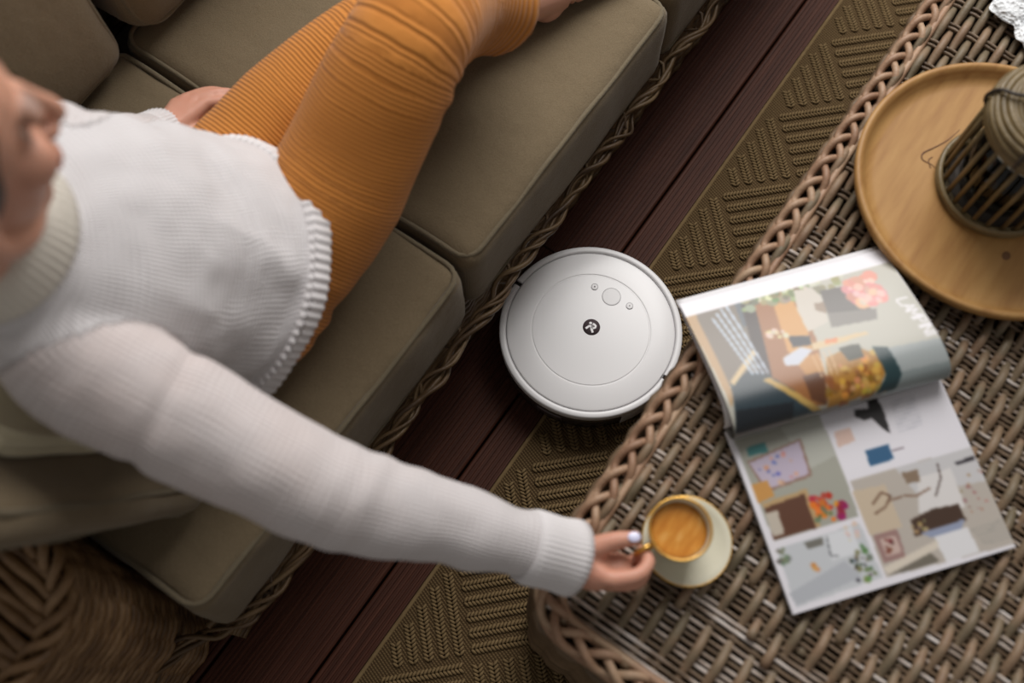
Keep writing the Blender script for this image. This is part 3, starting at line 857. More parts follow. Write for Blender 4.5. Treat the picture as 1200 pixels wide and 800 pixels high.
PAGE_LOWER = [
    ('p',(236,234,240),[(0.0,-0.0),(1.0,0.0),(1.0,1.0),(0.0,1.0)]),
    ('p',(168,168,156),[(0.021,0.043),(0.421,0.035),(0.424,0.418),(0.416,0.622),(0.032,0.618)]),
    ('p',(185,186,176),[(0.235,0.05),(0.421,0.035),(0.418,0.278),(0.292,0.308)]),
    ('p',(150,120,105),[(0.042,0.177),(0.304,0.134),(0.29,0.348),(0.071,0.365)]),
    ('p',(196,184,202),[(0.049,0.189),(0.292,0.147),(0.281,0.332),(0.083,0.351)]),
    ('s',(215,160,150),(0.166,0.265),0.1,0.077,10,0.0114),
    ('s',(120,130,190),(0.133,0.235),0.071,0.058,8,0.0086),
    ('p',(58,128,128),[(0.061,0.106),(0.148,0.102),(0.144,0.158),(0.056,0.151)]),
    ('p',(204,150,80),[(0.023,0.304),(0.098,0.304),(0.103,0.394),(0.024,0.409)]),
    ('p',(190,160,115),[(0.036,0.413),(0.246,0.404),(0.246,0.612),(0.223,0.617),(0.227,0.426),(0.041,0.441)]),
    ('p',(98,62,44),[(0.041,0.441),(0.227,0.426),(0.223,0.617),(0.033,0.613)]),
    ('p',(200,190,175),[(0.039,0.467),(0.093,0.469),(0.086,0.596),(0.039,0.595)]),
    ('s',(190,60,40),(0.295,0.489),0.043,0.048,14,0.0143),
    ('s',(225,120,40),(0.31,0.548),0.064,0.058,10,0.0143),
    ('s',(150,30,80),(0.357,0.556),0.026,0.048,8,0.0157),
    ('s',(110,120,80),(0.279,0.554),0.043,0.029,8,0.0114),
    ('p',(30,26,28),[(0.653,0.016),(0.693,0.013),(0.698,0.124),(0.689,0.241),(0.673,0.225),(0.636,0.133),(0.602,0.136),(0.569,0.102),(0.578,0.066),(0.64,0.082)]),
    ('p',(226,196,182),[(0.453,0.155),(0.529,0.15),(0.526,0.231),(0.445,0.241)]),
    ('p',(52,98,136),[(0.551,0.295),(0.661,0.3),(0.658,0.383),(0.545,0.385)]),
    ('l',(80,60,70),[(0.664,0.34),(0.718,0.339)],0.006),
    ('p',(190,182,172),[(0.438,0.428),(1.004,0.436),(1.007,0.984),(0.427,0.956)]),
    ('p',(206,205,206),[(0.646,0.431),(1.003,0.439),(1.004,0.631),(0.69,0.594)]),
    ('p',(205,188,164),[(0.428,0.486),(0.575,0.499),(0.576,0.734),(0.43,0.733)]),
    ('p',(225,222,220),[(0.721,0.513),(0.878,0.511),(0.867,0.732),(0.666,0.695)]),
    ('p',(140,120,100),[(0.663,0.465),(0.737,0.472),(0.728,0.534),(0.668,0.532)]),
    ('p',(50,46,52),[(0.902,0.491),(0.996,0.487),(0.995,0.506),(0.91,0.511)]),
    ('p',(72,52,40),[(0.621,0.715),(0.729,0.691),(0.847,0.706),(0.848,0.798),(0.788,0.812),(0.611,0.8)]),
    ('p',(150,160,185),[(0.643,0.794),(0.844,0.788),(0.808,0.838),(0.673,0.832)]),
    ('s',(170,150,110),(0.655,0.763),0.043,0.029,10,0.0086),
    ('p',(230,230,232),[(0.689,0.829),(0.842,0.832),(0.845,0.968),(0.693,0.972)]),
    ('p',(160,128,122),[(0.443,0.737),(0.552,0.739),(0.54,0.888),(0.44,0.884)]),
    ('p',(205,180,170),[(0.463,0.762),(0.534,0.768),(0.53,0.857),(0.464,0.858)]),
    ('s',(120,70,60),(0.496,0.81),0.026,0.035,6,0.01),
    ('p',(222,212,196),[(0.431,0.906),(0.696,0.85),(0.688,0.891),(0.438,0.946)]),
    ('p',(118,112,100),[(0.436,0.951),(0.646,0.902),(0.67,0.955),(0.549,0.96)]),
    ('s',(170,120,110),(0.935,0.682),0.071,0.115,16,0.0071),
    ('l',(70,55,50),[(0.829,0.475),(0.819,0.547),(0.767,0.631)],0.006),
    ('l',(110,80,60),[(0.494,0.579),(0.547,0.534),(0.58,0.565),(0.54,0.613),(0.489,0.631)],0.008),
    ('l',(130,100,80),[(0.572,0.589),(0.633,0.583),(0.687,0.603),(0.755,0.584)],0.008),
    ('p',(204,208,212),[(0.031,0.66),(0.408,0.654),(0.415,0.951),(0.023,0.969)]),
    ('p',(225,228,232),[(0.242,0.662),(0.37,0.661),(0.365,0.795),(0.237,0.797)]),
    ('p',(120,118,110),[(0.15,0.671),(0.233,0.668),(0.229,0.709),(0.158,0.708)]),
    ('p',(186,190,196),[(0.015,0.893),(0.287,0.816),(0.334,0.919),(0.026,0.962)]),
    ('l',(110,112,116),[(0.252,0.675),(0.239,0.773),(0.27,0.784)],0.006),
    ('s',(120,130,92),(0.364,0.863),0.031,0.092,16,0.0129),
    ('s',(60,62,56),(0.345,0.89),0.036,0.077,10,0.0071),
    ('s',(210,150,90),(0.162,0.805),0.014,0.015,5,0.0129),
    ('s',(120,130,110),(0.043,0.706),0.026,0.035,10,0.0114),
    ('s',(225,200,190),(0.36,0.689),0.026,0.038,8,0.01),
    ('l',(206,206,214),[(0.741,0.083),(0.854,0.076)],0.006),
    ('l',(206,206,214),[(0.739,0.104),(0.853,0.097)],0.006),
    ('l',(206,206,214),[(0.738,0.125),(0.851,0.118)],0.006),
    ('l',(206,206,214),[(0.736,0.146),(0.849,0.14)],0.006),
    ('l',(206,206,214),[(0.734,0.167),(0.847,0.161)],0.006),
    ('l',(206,206,214),[(0.732,0.188),(0.846,0.182)],0.006),
    ('l',(206,206,214),[(0.73,0.209),(0.844,0.203)],0.006),
    ('l',(206,206,214),[(0.728,0.229),(0.842,0.224)],0.006),
    ('l',(206,206,214),[(0.726,0.25),(0.84,0.245)],0.006),
    ('l',(170,166,158),[(0.849,0.853),(1.002,0.846)],0.005),
    ('l',(170,166,158),[(0.854,0.867),(1.003,0.862)],0.005),
    ('l',(170,166,158),[(0.859,0.882),(1.004,0.879)],0.005),
    ('l',(170,166,158),[(0.864,0.896),(1.005,0.896)],0.005),
    ('l',(170,166,158),[(0.869,0.911),(1.006,0.913)],0.005),
    ('l',(170,166,158),[(0.874,0.925),(1.006,0.93)],0.005),
    ('l',(170,166,158),[(0.879,0.94),(1.007,0.946)],0.005)]
def inpoly(A, B, poly):
    ins = np.zeros(A.shape, bool); n = len(poly); j = n - 1
    for i in range(n):
        xi, yi = poly[i]; xj, yj = poly[j]
        c = ((yi > B) != (yj > B)) & (A < (xj - xi) * (B - yi) / ((yj - yi) or 1e-9) + xi)
        ins ^= c; j = i
    return ins
GLYPH = {'L': [[(0, 1), (0, 0), (.6, 0)]], 'A': [[(0, 0), (.35, 1), (.7, 0)], [(.14, .38), (.56, .38)]], 'M': [[(0, 0), (0, 1), (.4, .3), (.8, 1), (.8, 0)]],
         'P': [[(0, 0), (0, 1), (.5, 1), (.6, .75), (.5, .5), (0, .5)]], 'I': [[(0.1, 0), (0.1, 1)]], 'N': [[(0, 0), (0, 1), (.65, 0), (.65, 1)]]}
ADV = {'L': .8, 'A': .85, 'M': 1.0, 'P': .8, 'I': .38, 'N': .88}
def text_lines(word, a0, b0, b1, ha):
    tot = sum(ADV[c] for c in word); sx = (b1 - b0) / tot; out = []; x = 0
    for c in word:
        for st in GLYPH[c]:
            out.append(('l', (238, 236, 240), [(a0 + (y) * ha + (x + px) * sx * 0.12, b0 + (x + px) * sx) for px, y in st], 0.0085))
        x += ADV[c]
    return out
def paint(items, na, nb, la=0.31, lb=0.25, bg=(236, 234, 240)):
    A, B = np.meshgrid(np.linspace(0, 1, na + 1), np.linspace(0, 1, nb + 1), indexing='ij')
    C = np.empty(A.shape + (3,)); C[:] = bg
    rg = np.random.default_rng(5)
    def dist(pts):
        d = np.full(A.shape, 9.0)
        for (x0, y0), (x1, y1) in zip(pts[:-1], pts[1:]):
            vx, vy = (x1 - x0), (y1 - y0) * lb / la
            px, py = A - x0, (B - y0) * lb / la
            t = np.clip((px * vx + py * vy) / (vx * vx + vy * vy + 1e-9), 0, 1)
            d = np.minimum(d, np.hypot(px - t * vx, py - t * vy))
        return d
    for it in items:
        if it[0] == 'p': C[inpoly(A, B, it[2])] = it[1]
        elif it[0] == 'l': C[dist(it[2]) < it[3] / 2] = it[1]
        else:
            _, c, (x, y), rx, ry, n, r = it
            for k in range(n):
                cx, cy = x + rx * rg.uniform(-1, 1), y + ry * rg.uniform(-1, 1); rr = r * rg.uniform(.5, 1.2)
                C[np.hypot(A - cx, (B - cy) * lb / la) < rr] = np.clip(np.array(c) + rg.normal(0, 10, 3), 0, 255)
    for _ in range(2):       # print softness
        Cp = np.pad(C, ((1, 1), (1, 1), (0, 0)), 'edge'); C = (Cp[1:-1, 1:-1] * 2 + Cp[2:, 1:-1] + Cp[:-2, 1:-1] + Cp[1:-1, 2:] + Cp[1:-1, :-2]) / 6
    C = np.clip(C, 0, 255) / 255.0
    return np.where(C <= 0.04045, C / 12.92, ((C + 0.055) / 1.055) ** 2.4)
def page_material(name):
    m = Mat(name, rough=0.32, spec=0.5)
    a = m.attr('print'); m.base(m.mix(1.0, a.outputs['Color'], (0.79, 0.785, 0.79, 1), 'MULTIPLY')); return m.m
M['print'] = page_material('glossy_printed_paper')
M['paper'] = mat_plain('white_paper', (0.70, 0.69, 0.71, 1), 0.5)
mag = empty('magazine', (0.449, -0.041, TT), math.atan2(-0.629, 0.776)); tag(mag, 'open glossy magazine with a curled page lying on the wicker table', 'magazine')
# local frame: x along the spine, y across the pages (upper page +y, lower page -y)
PH, PWD = 0.311, 0.247
def sheet(prof, na, colors, thick=0.0004):
    """prof: list of (y,z) across the page; sheet spans x 0..PH"""
    nb = len(prof) - 1
    V = [(PH * i / na, prof[j][0], prof[j][1]) for i in range(na + 1) for j in range(nb + 1)]
    F = [(i * (nb + 1) + j, (i + 1) * (nb + 1) + j, (i + 1) * (nb + 1) + j + 1, i * (nb + 1) + j + 1) for i in range(na) for j in range(nb)]
    return V, F
def page(name, prof, colors, na, parent, flip=False):
    V, F = sheet(prof, na, colors)
    if flip: F = [f[::-1] for f in F]
    me = MB().add(V, F).mesh(name, M['print'])
    at_ = me.color_attributes.new('print', 'FLOAT_COLOR', 'POINT')
    c4 = np.concatenate([colors.reshape(-1, 3), np.ones((colors.shape[0] * colors.shape[1], 1))], 1)
    at_.data.foreach_set('color', c4.astype(np.float32).ravel())
    o = link(name, me, parent)
    s_ = o.modifiers.new('thickness', 'SOLIDIFY'); s_.thickness = 0.0003; s_.offset = -1
    return o
NA, NB_ = 230, 180
# lower stack of pages
blk = MB()
for k in range(6):
    z = 0.0004 + k * 0.0010
    blk.box((0.0015 * (k % 3), -PWD + 0.001 * (k % 2), z), (PH - 0.001 * (k % 2), 0.004, z + 0.0007))
blk.build('page_stack', M['paper'], mag, smooth=False)
prof = [(-PWD * j / NB_, 0.0072 + 0.0022 * math.exp(-(j / NB_) * 9) + 0.0008 * math.sin(j / NB_ * 5)) for j in range(NB_ + 1)]
page('lower_page', prof, paint(PAGE_LOWER, NA, NB_), NA, mag)
# upper page: rises from the spine, rolls forward and falls away to its far edge
key = catmull([(0.006, 0.008), (-0.010, 0.020), (-0.013, 0.036), (0.000, 0.051), (0.030, 0.056), (0.075, 0.048), (0.125, 0.034), (0.165, 0.021), (0.198, 0.010)], 8)
Q, s = resample(key, 0.0014); Q = Q[::-1]          # far edge first: b = 0 at far edge
nb = len(Q) - 1
items = [('p', (120, 118, 112), [(0, 0), (1, 0), (1, 1), (0, 1)])] + [(it[0], it[1], [(a, b * 0.84 + 0.02) for a, b in it[2]], *it[3:]) if it[0] in 'pl' else ('s', it[1], (it[2][0], it[2][1] * 0.84 + 0.02), it[3], it[4] * .84, it[5], it[6]) for it in PAGE_UPPER]
items += [(i[0], i[1], [(a, b * 0.84 + 0.02) for a, b in i[2]], i[3]) for i in text_lines('LAMPINI', 0.915, 0.40, 0.71, 0.052)]
items += [('p', (238, 237, 242), [(0, 0), (1, 0), (1, 0.105), (0, 0.105)])]
page('curled_page', Q.tolist(), paint(items, NA, nb), NA, mag, flip=True)
key2 = catmull([(0.008, 0.004), (0.010, 0.018), (0.030, 0.036), (0.075, 0.034), (0.125, 0.022), (0.165, 0.012), (0.206, 0.002)], 8)
Q2, s2 = resample(key2, 0.004)
V, F = sheet(Q2.tolist(), 30, None)
o = MB().add(V, F).build('under_page', M['paper'], mag); s_ = o.modifiers.new('thickness', 'SOLIDIFY'); s_.thickness = 0.0025
# ------------------------------------------------------------------ person
PO = np.array([0.25, 0.66, 0.43])
person = empty('person', tuple(PO))
tag(person, 'person in a white knit sweater and orange ribbed trousers reclining and reaching for the cup', 'person')

def remeshed(mb, voxel, it=6, fac=0.5):
    me = mb.mesh('tmp')
    o = bpy.data.objects.new('tmp', me); COL.objects.link(o)
    m = o.modifiers.new('r', 'REMESH'); m.mode = 'VOXEL'; m.voxel_size = voxel; m.use_smooth_shade = True
    if it:
        m2 = o.modifiers.new('s', 'SMOOTH'); m2.factor = fac; m2.iterations = it
    dg = bpy.context.evaluated_depsgraph_get()
    res = bpy.data.meshes.new_from_object(o.evaluated_get(dg))
    bpy.data.objects.remove(o); bpy.data.meshes.remove(me)
    res.polygons.foreach_set('use_smooth', [True] * len(res.polygons))
    return res
def coords(me):
    a = np.empty(len(me.vertices) * 3, np.float32); me.vertices.foreach_get('co', a); return a.reshape(-1, 3).astype(float)
def normals(me):
    a = np.empty(len(me.vertices) * 3, np.float32); me.vertex_normals.foreach_get('vector', a); return a.reshape(-1, 3).astype(float)
def set_coords(me, V):
    me.vertices.foreach_set('co', V.astype(np.float32).ravel()); me.update()
def fattr(me, name, vals):
    a = me.attributes.new(name, 'FLOAT', 'POINT'); a.data.foreach_set('value', np.asarray(vals, np.float32))
def nearest_on(V, P):
    """distance, arc length, segment index and closest point on polyline P"""
    P = np.asarray(P, float); best = np.full(len(V), 1e9); arc = np.zeros(len(V)); cp = np.zeros_like(V); s0 = 0
    for a, b in zip(P[:-1], P[1:]):
        d = b - a; L = np.linalg.norm(d); t = np.clip(((V - a) @ d) / (L * L), 0, 1)
        q = a + t[:, None] * d; ds = np.linalg.norm(V - q, axis=1); k = ds < best
        best[k] = ds[k]; arc[k] = s0 + t[k] * L; cp[k] = q[k]; s0 += L
    return best, arc, cp
def vnoise(V, sc, seed=0.0, octv=2):
    return np.array([noise.fractal(Vector((x * sc + seed, y * sc, z * sc)), 1.0, 2.0, octv) for x, y, z in V])

# ---- joints (metres, world)
shR, elR, wrR = np.array([0.014, 0.565, 0.866]), np.array([0.066, 0.290, 0.720]), np.array([0.178, 0.050, 0.574])
shL, elL, wrL = np.array([0.160, 0.738, 0.874]), np.array([0.250, 0.845, 0.655]), np.array([0.365, 0.938, 0.464])
hipR, knR, anR = np.array([0.225, 0.585, 0.535]), np.array([0.600, 0.585, 0.735]), np.array([0.955, 0.665, 0.500])
hipL, knL, anL = np.array([0.300, 0.795, 0.528]), np.array([0.665, 0.704, 0.560]), np.array([0.96, 0.575, 0.475])
neck0 = np.array([0.058, 0.668, 0.945])
HC = np.array([0.072, 0.622, 1.130]); HY, HPITCH = R(-8), R(13)
HM = Matrix.Translation(Vector(HC)) @ Matrix.Rotation(HY, 4, 'Z') @ Matrix.Rotation(HPITCH, 4, 'Y')
HM3 = np.array(HM.to_3x3())
def hw(p): return HM3 @ np.asarray(p, float) + HC

def lerp_tube(mb, P, Rr, n=16, k=6):
    P = catmull(P, k); t = np.linspace(0, len(Rr) - 1, len(P)); mb.tube(P, np.interp(t, np.arange(len(Rr)), Rr), n)

# ---- body (skin): one surface
bd = MB()
bd.ell(hw((-0.015, 0, 0.030)), (0.093, 0.074, 0.094), HM)
bd.ell(hw((0.028, 0, -0.028)), (0.060, 0.058, 0.086), HM)
bd.ell(hw((0.058, 0, -0.099)), (0.024, 0.024, 0.020), HM)
for sg in (1, -1):
    lerp_tube(bd, [hw((-0.012, sg * 0.056, -0.035)), hw((-0.004, sg * 0.053, -0.072)), hw((0.030, sg * 0.036, -0.098)), hw((0.058, sg * 0.008, -0.104))], [0.016, 0.017, 0.016, 0.014], 12)
    bd.ell(hw((0.053, sg * 0.036, -0.024)), (0.030, 0.024, 0.028), HM)
    bd.ell(hw((0.074, sg * 0.026, 0.026)), (0.014, 0.026, 0.009), HM)
    bd.ell(hw((-0.010, sg * 0.074, -0.008)), (0.016, 0.008, 0.030), HM)
    bd.ell(hw((0.092, sg * 0.011, -0.034)), (0.011, 0.008, 0.008), HM)
lerp_tube(bd, [hw((0.080, 0, 0.022)), hw((0.093, 0, 0.000)), hw((0.107, 0, -0.024)), hw((0.106, 0, -0.034))], [0.008, 0.009, 0.0105, 0.009], 12)
bd.ell(hw((0.082, 0, -0.056)), (0.014, 0.020, 0.016), HM)
bd.ell(hw((0.092, 0, -0.063)), (0.008, 0.021, 0.0052), HM)
bd.ell(hw((0.089, 0, -0.074)), (0.009, 0.019, 0.0062), HM)
lerp_tube(bd, [hw((-0.025, 0, -0.02)), hw((-0.030, 0, -0.09)), neck0 + (-0.004, 0, 0.02), neck0 + (0.01, 0, -0.06)], [0.058, 0.054, 0.056, 0.075], 20)
# trunk, kept inside the clothes
def loft(mb, secs, n=40, k=5):
    """secs: (centre, half width, half depth, yaw)"""
    C = catmull([s[0] for s in secs], k); t = np.linspace(0, len(secs) - 1, len(C)); ix = np.arange(len(secs))
    Wd = np.interp(t, ix, [s[1] for s in secs]); Dp = np.interp(t, ix, [s[2] for s in secs]); Yw = np.interp(t, ix, [s[3] for s in secs])
    T_ = np.gradient(C, axis=0); T_ /= np.linalg.norm(T_, axis=1)[:, None]
    a = np.linspace(0, 2 * PI, n, endpoint=False); RG = []
    for c, w_, d_, y_, tt in zip(C, Wd, Dp, Yw, T_):
        Lv = np.array([-math.sin(y_), math.cos(y_), 0]); Lv = Lv - tt * Lv.dot(tt); Lv /= np.linalg.norm(Lv); Fv = np.cross(Lv, tt)
        RG.append(c + np.outer(np.cos(a) * d_, Fv) + np.outer(np.sin(a) * w_, Lv))
    mb.rings(RG)
    loft.rings = RG; loft.c = C
    return C
Y1 = R(-45)
TS = [((0.242, 0.638, 0.556), 0.180, 0.172, R(-40)), ((0.226, 0.652, 0.585), 0.182, 0.170, R(-40)), ((0.203, 0.664, 0.630), 0.180, 0.158, R(-41)), ((0.164, 0.670, 0.70), 0.174, 0.142, R(-42)), ((0.126, 0.666, 0.785), 0.168, 0.128, R(-44)), ((0.093, 0.662, 0.86), 0.150, 0.108, Y1), ((0.070, 0.664, 0.912), 0.115, 0.086, Y1), ((0.060, 0.667, 0.955), 0.080, 0.072, Y1)]
TSn = [(np.array(c), w_, d_, y_) for c, w_, d_, y_ in TS]
loft(bd, [(c, w_ * 0.80, d_ * 0.78, y_) for c, w_, d_, y_ in TSn[:-1]] + [(TSn[-1][0] - (0, 0, .02), 0.06, 0.055, Y1)])
bd.ell((0.25, 0.668, 0.53), (0.12, 0.15, 0.085))
for sh, el, wr in ((shR, elR, wrR), (shL, elL, wrL)):
    lerp_tube(bd, [sh, (sh + el) / 2, el, (el + wr) / 2, wr], [0.050, 0.046, 0.040, 0.038, 0.026], 16)
for hp_, kn_, an_ in ((hipR, knR, anR), (hipL, knL, anL)):
    lerp_tube(bd, [hp_ + (0, 0, -.015), (hp_ + kn_) / 2 + (0, 0, -.02), kn_, (kn_ * .6 + an_ * .4), an_], [0.070, 0.066, 0.054, 0.050, 0.034], 18)
    fd = np.array([0.975, -0.22, 0.0]); fs = np.array([0.22, 0.975, 0.0]); zb = 0.452
    g = lambda f_, s_, z_: np.array([an_[0], an_[1], 0.0]) + fd * f_ + fs * s_ + np.array([0, 0, z_])
    bd.ell(g(-0.028, 0, zb + 0.010), (0.034, 0.029, 0.028))
    lerp_tube(bd, [an_, g(0.03, 0, zb + 0.028), g(0.075, 0, zb + 0.016), g(0.120, 0, zb + 0.004)], [0.033, 0.031, 0.024, 0.016], 14)
    inn = 1 if an_ is anR else -1          # big toe on the inner side
    for q_, (so, le, r_) in enumerate(((0.028, 0.050, 0.0135), (0.010, 0.046, 0.0105), (-0.006, 0.041, 0.0100), (-0.020, 0.034, 0.0095), (-0.032, 0.026, 0.0090))):
        lerp_tube(bd, [g(0.02, so * inn * .5, zb + 0.010), g(0.105 - 0.006 * q_, so * inn, zb + 0.002), g(0.128 - 0.007 * q_, so * inn, zb), g(0.110 + le - 0.010 * q_, so * inn, zb - 0.002)], [0.018, 0.0145, r_ * 1.05, r_ * .8], 10)
# right hand round the cup handle
def finger(pts, r): lerp_tube(bd, [np.array(p_) for p_ in pts], r, 10, 5)
lerp_tube(bd, [wrR, (0.180, 0.030, 0.570), (0.182, 0.005, 0.567), (0.184, -0.012, 0.565)], [0.024, 0.024, 0.022, 0.016], 14)
for z_, r_ in ((0.576, 0.0125), (0.559, 0.0125), (0.543, 0.012), (0.530, 0.0105)):
    lerp_tube(bd, [wrR + (0.001, -0.005, (z_ - 0.562) * .35), np.array([0.1835, 0.018, z_]), np.array([0.186, -0.016, z_])], [0.018, 0.015, r_], 10)
finger([(0.186, -0.016, 0.577), (0.211, -0.041, 0.577), (0.236, -0.043, 0.569), (0.243, -0.024, 0.560)], [0.0118, 0.0102, 0.0090, 0.0076])
finger([(0.186, -0.016, 0.560), (0.207, -0.045, 0.557), (0.231, -0.043, 0.551), (0.232, -0.022, 0.548)], [0.0118, 0.0102, 0.0090, 0.0078])
finger([(0.186, -0.014, 0.545), (0.204, -0.041, 0.540), (0.226, -0.037, 0.536), (0.223, -0.016, 0.536)], [0.0112, 0.0096, 0.0086, 0.0074])
finger([(0.186, -0.010, 0.532), (0.202, -0.032, 0.527), (0.218, -0.026, 0.525), (0.214, -0.010, 0.526)], [0.0100, 0.0086, 0.0076, 0.0066])
finger([(0.184, 0.040, 0.574), (0.206, 0.022, 0.581), (0.229, 0.004, 0.5875), (0.2495, -0.019, 0.5865)], [0.0180, 0.0155, 0.0122, 0.0092])
bd.ell((0.196, 0.008, 0.560), (0.020, 0.026, 0.020))
bd.ell((0.206, -0.016, 0.556), (0.022, 0.020, 0.018))
# left hand resting on the seat
pl = np.array([0.418, 0.946, 0.458])
for kx, ky, r_ in ((0.458, 0.920, .0125), (0.456, 0.936, .0125), (0.448, 0.950, .012), (0.436, 0.960, .011)):
    lerp_tube(bd, [wrL, np.array([0.415, ky * .6 + .936 * .4, 0.462]), np.array([kx, ky, 0.462])], [0.022, 0.016, r_], 10)
finger([(0.458, 0.920, 0.463), (0.479, 0.900, 0.460), (0.491, 0.884, 0.451), (0.497, 0.873, 0.445)], [0.0112, 0.0095, 0.0085, 0.0072])
finger([(0.456, 0.936, 0.463), (0.484, 0.918, 0.461), (0.500, 0.906, 0.452), (0.508, 0.897, 0.445)], [0.0112, 0.0096, 0.0086, 0.0073])
finger([(0.448, 0.950, 0.462), (0.475, 0.938, 0.458), (0.490, 0.930, 0.450), (0.498, 0.924, 0.444)], [0.0108, 0.0092, 0.0083, 0.0070])
finger([(0.436, 0.960, 0.460), (0.456, 0.955, 0.455), (0.469, 0.951, 0.448), (0.476, 0.947, 0.443)], [0.0095, 0.0082, 0.0073, 0.0063])
finger([(0.392, 0.918, 0.457), (0.415, 0.900, 0.455), (0.434, 0.885, 0.450), (0.446, 0.874, 0.445)], [0.0135, 0.0115, 0.0095, 0.0080])
me = remeshed(bd, 0.0034, 4, 0.5)
V = coords(me); 
loc = (V - HC) @ HM3           # head-local coordinates
hd = np.linalg.norm(loc - (0.02, 0, -0.01), axis=1) < 0.17
# eye sockets and the mouth line pressed in
def press(V, c, r_, amt):
    d = np.linalg.norm((loc - np.array(c)) / np.array(r_), axis=1)
    w_ = np.exp(-d * d * 1.6) * amt * hd
    return V - (HM3 @ np.array([1, 0, 0]))[None] * w_[:, None]
for sg in (1, -1): V = press(V, (0.078, sg * 0.030, 0.006), (0.03, 0.016, 0.012), 0.008)
V = press(V, (0.095, 0, -0.0685), (0.03, 0.022, 0.0022), 0.004)
set_coords(me, V)
col = np.tile(np.array([0.56, 0.29, 0.20, 1.0]), (len(V), 1))
def tint(mask, c): 
    global col
    col = col * (1 - mask[:, None]) + np.array([*c, 1.0]) * mask[:, None]
lipm = hd * np.exp(-(((loc[:, 0] - 0.093) / 0.016) ** 2 + (loc[:, 1] / 0.021) ** 2 + ((loc[:, 2] + 0.068) / 0.0105) ** 2) ** 2); tint(lipm * .85, (0.40, 0.115, 0.10))
for sg in (1, -1):
    brow = hd * np.exp(-(((loc[:, 1] - sg * 0.031) / 0.021) ** 2 + ((loc[:, 2] - 0.031 + 3.5 * (loc[:, 1] - sg * .03) ** 2 * 1.5) / 0.0048) ** 2) ** 2) * (loc[:, 0] > 0.05); tint(brow * .8, (0.09, 0.045, 0.025))
    lash = hd * np.exp(-(((loc[:, 1] - sg * 0.031) / 0.015) ** 2 + ((loc[:, 2] - 0.001) / 0.0028) ** 2) ** 2) * (loc[:, 0] > 0.05); tint(lash * .85, (0.03, 0.018, 0.012))
    chk = hd * 0.35 * np.exp(-(((loc[:, 1] - sg * 0.04) / 0.022) ** 2 + ((loc[:, 2] + 0.03) / 0.022) ** 2)) * (loc[:, 0] > 0.03); tint(chk, (0.60, 0.24, 0.17))
hands = np.minimum(np.linalg.norm(V - (0.21, -0.02, 0.56), axis=1), np.linalg.norm(V - (0.45, 0.94, 0.46), axis=1)) < 0.09
tint(hands * (0.25 + 0.25 * np.clip(vnoise(V * hands[:, None], 40), 0, 1)), (0.64, 0.27, 0.19))
ca = me.color_attributes.new('tone', 'FLOAT_COLOR', 'POINT'); ca.data.foreach_set('color', col.astype(np.float32).ravel())
ms = Mat('skin', rough=0.48, spec=0.4)
ms.base(ms.attr('tone').outputs['Color']); ms.b.inputs['Subsurface Weight'].default_value = 0.12; ms.b.inputs['Subsurface Radius'].default_value = (0.012, 0.005, 0.003); ms.b.inputs['Subsurface Scale'].default_value = 0.5
ms.bump(ms.noise(ms.coord('Object'), 300, 2), 0.12, 0.001)
me.materials.append(ms.m)
body = link('body', me, person, tuple(-PO))
# nails
M['nail'] = mat_plain('lavender_nail_varnish', (0.66, 0.66, 0.86, 1), 0.18, 0.6, coat=0.5)
def nail(c, fwd, up, l=0.0068, w_=0.0052):
    f_ = Vector(fwd).normalized(); u_ = Vector(up); u_ = (u_ - f_ * u_.dot(f_)).normalized(); s_ = u_.cross(f_)
    Mx = Matrix((f_, s_, u_)).transposed()
    MB().ell(c, (l, w_, 0.0018), Mx, 16, 8).build('fingernail', M['nail'], body)
nail((0.2445, -0.0125, 0.5965), (0.020, -0.025, -0.0025), (0.05, 0.1, 1), 0.0085, 0.0066)
nail((0.4975, 0.872, 0.4515), (0.006, -0.011, -0.005), (0.2, 0, 1), 0.005, 0.004)
nail((0.5085, 0.896, 0.4515), (0.008, -0.009, -0.005), (0.2, 0, 1), 0.005, 0.004)
# eyes
M['eye'] = mat_plain('eye_white', (0.42, 0.36, 0.33, 1), 0.35, 0.3)
M['iris'] = mat_plain('brown_iris', (0.05, 0.028, 0.015, 1), 0.15, 0.5)
for sg in (1, -1):
    e = MB().ell(hw((0.0570, sg * 0.030, 0.0035)), (0.0098, 0.0098, 0.0098), HM, 16, 10).build('eye', M['eye'], body)
    MB().ell(hw((0.0635, sg * 0.030, 0.000)), (0.0045, 0.0052, 0.0052), HM, 12, 8).build('iris', M['iris'], body)

# ---- hair
mh = Mat('dark_brown_hair', rough=0.45, spec=0.5)
nh = mh.noise(mh.mapping(mh.coord('Object'), (30, 30, 220)), 2.0, 3)
mh.base(mh.mix(nh, (0.022, 0.012, 0.008, 1), (0.075, 0.042, 0.024, 1))); mh.bump(nh, 0.6, 0.003)
hb = MB()
hb.ell(hw((-0.030, 0, 0.036)), (0.092, 0.083, 0.100), HM); hb.ell(hw((-0.055, 0, -0.015)), (0.060, 0.076, 0.085), HM)
hb.ell(hw((-0.150, 0, 0.030)), (0.045, 0.048, 0.045), HM)
for sg in (1, -1): hb.ell(hw((-0.012, sg * 0.066, 0.020)), (0.034, 0.018, 0.050), HM)
me = remeshed(hb, 0.005, 5); me.materials.append(mh.m)
V = coords(me); set_coords(me, V + normals(me) * (0.003 * np.sin(vnoise(V, 14) * 14))[:, None])
link('hair', me, person, tuple(-PO))

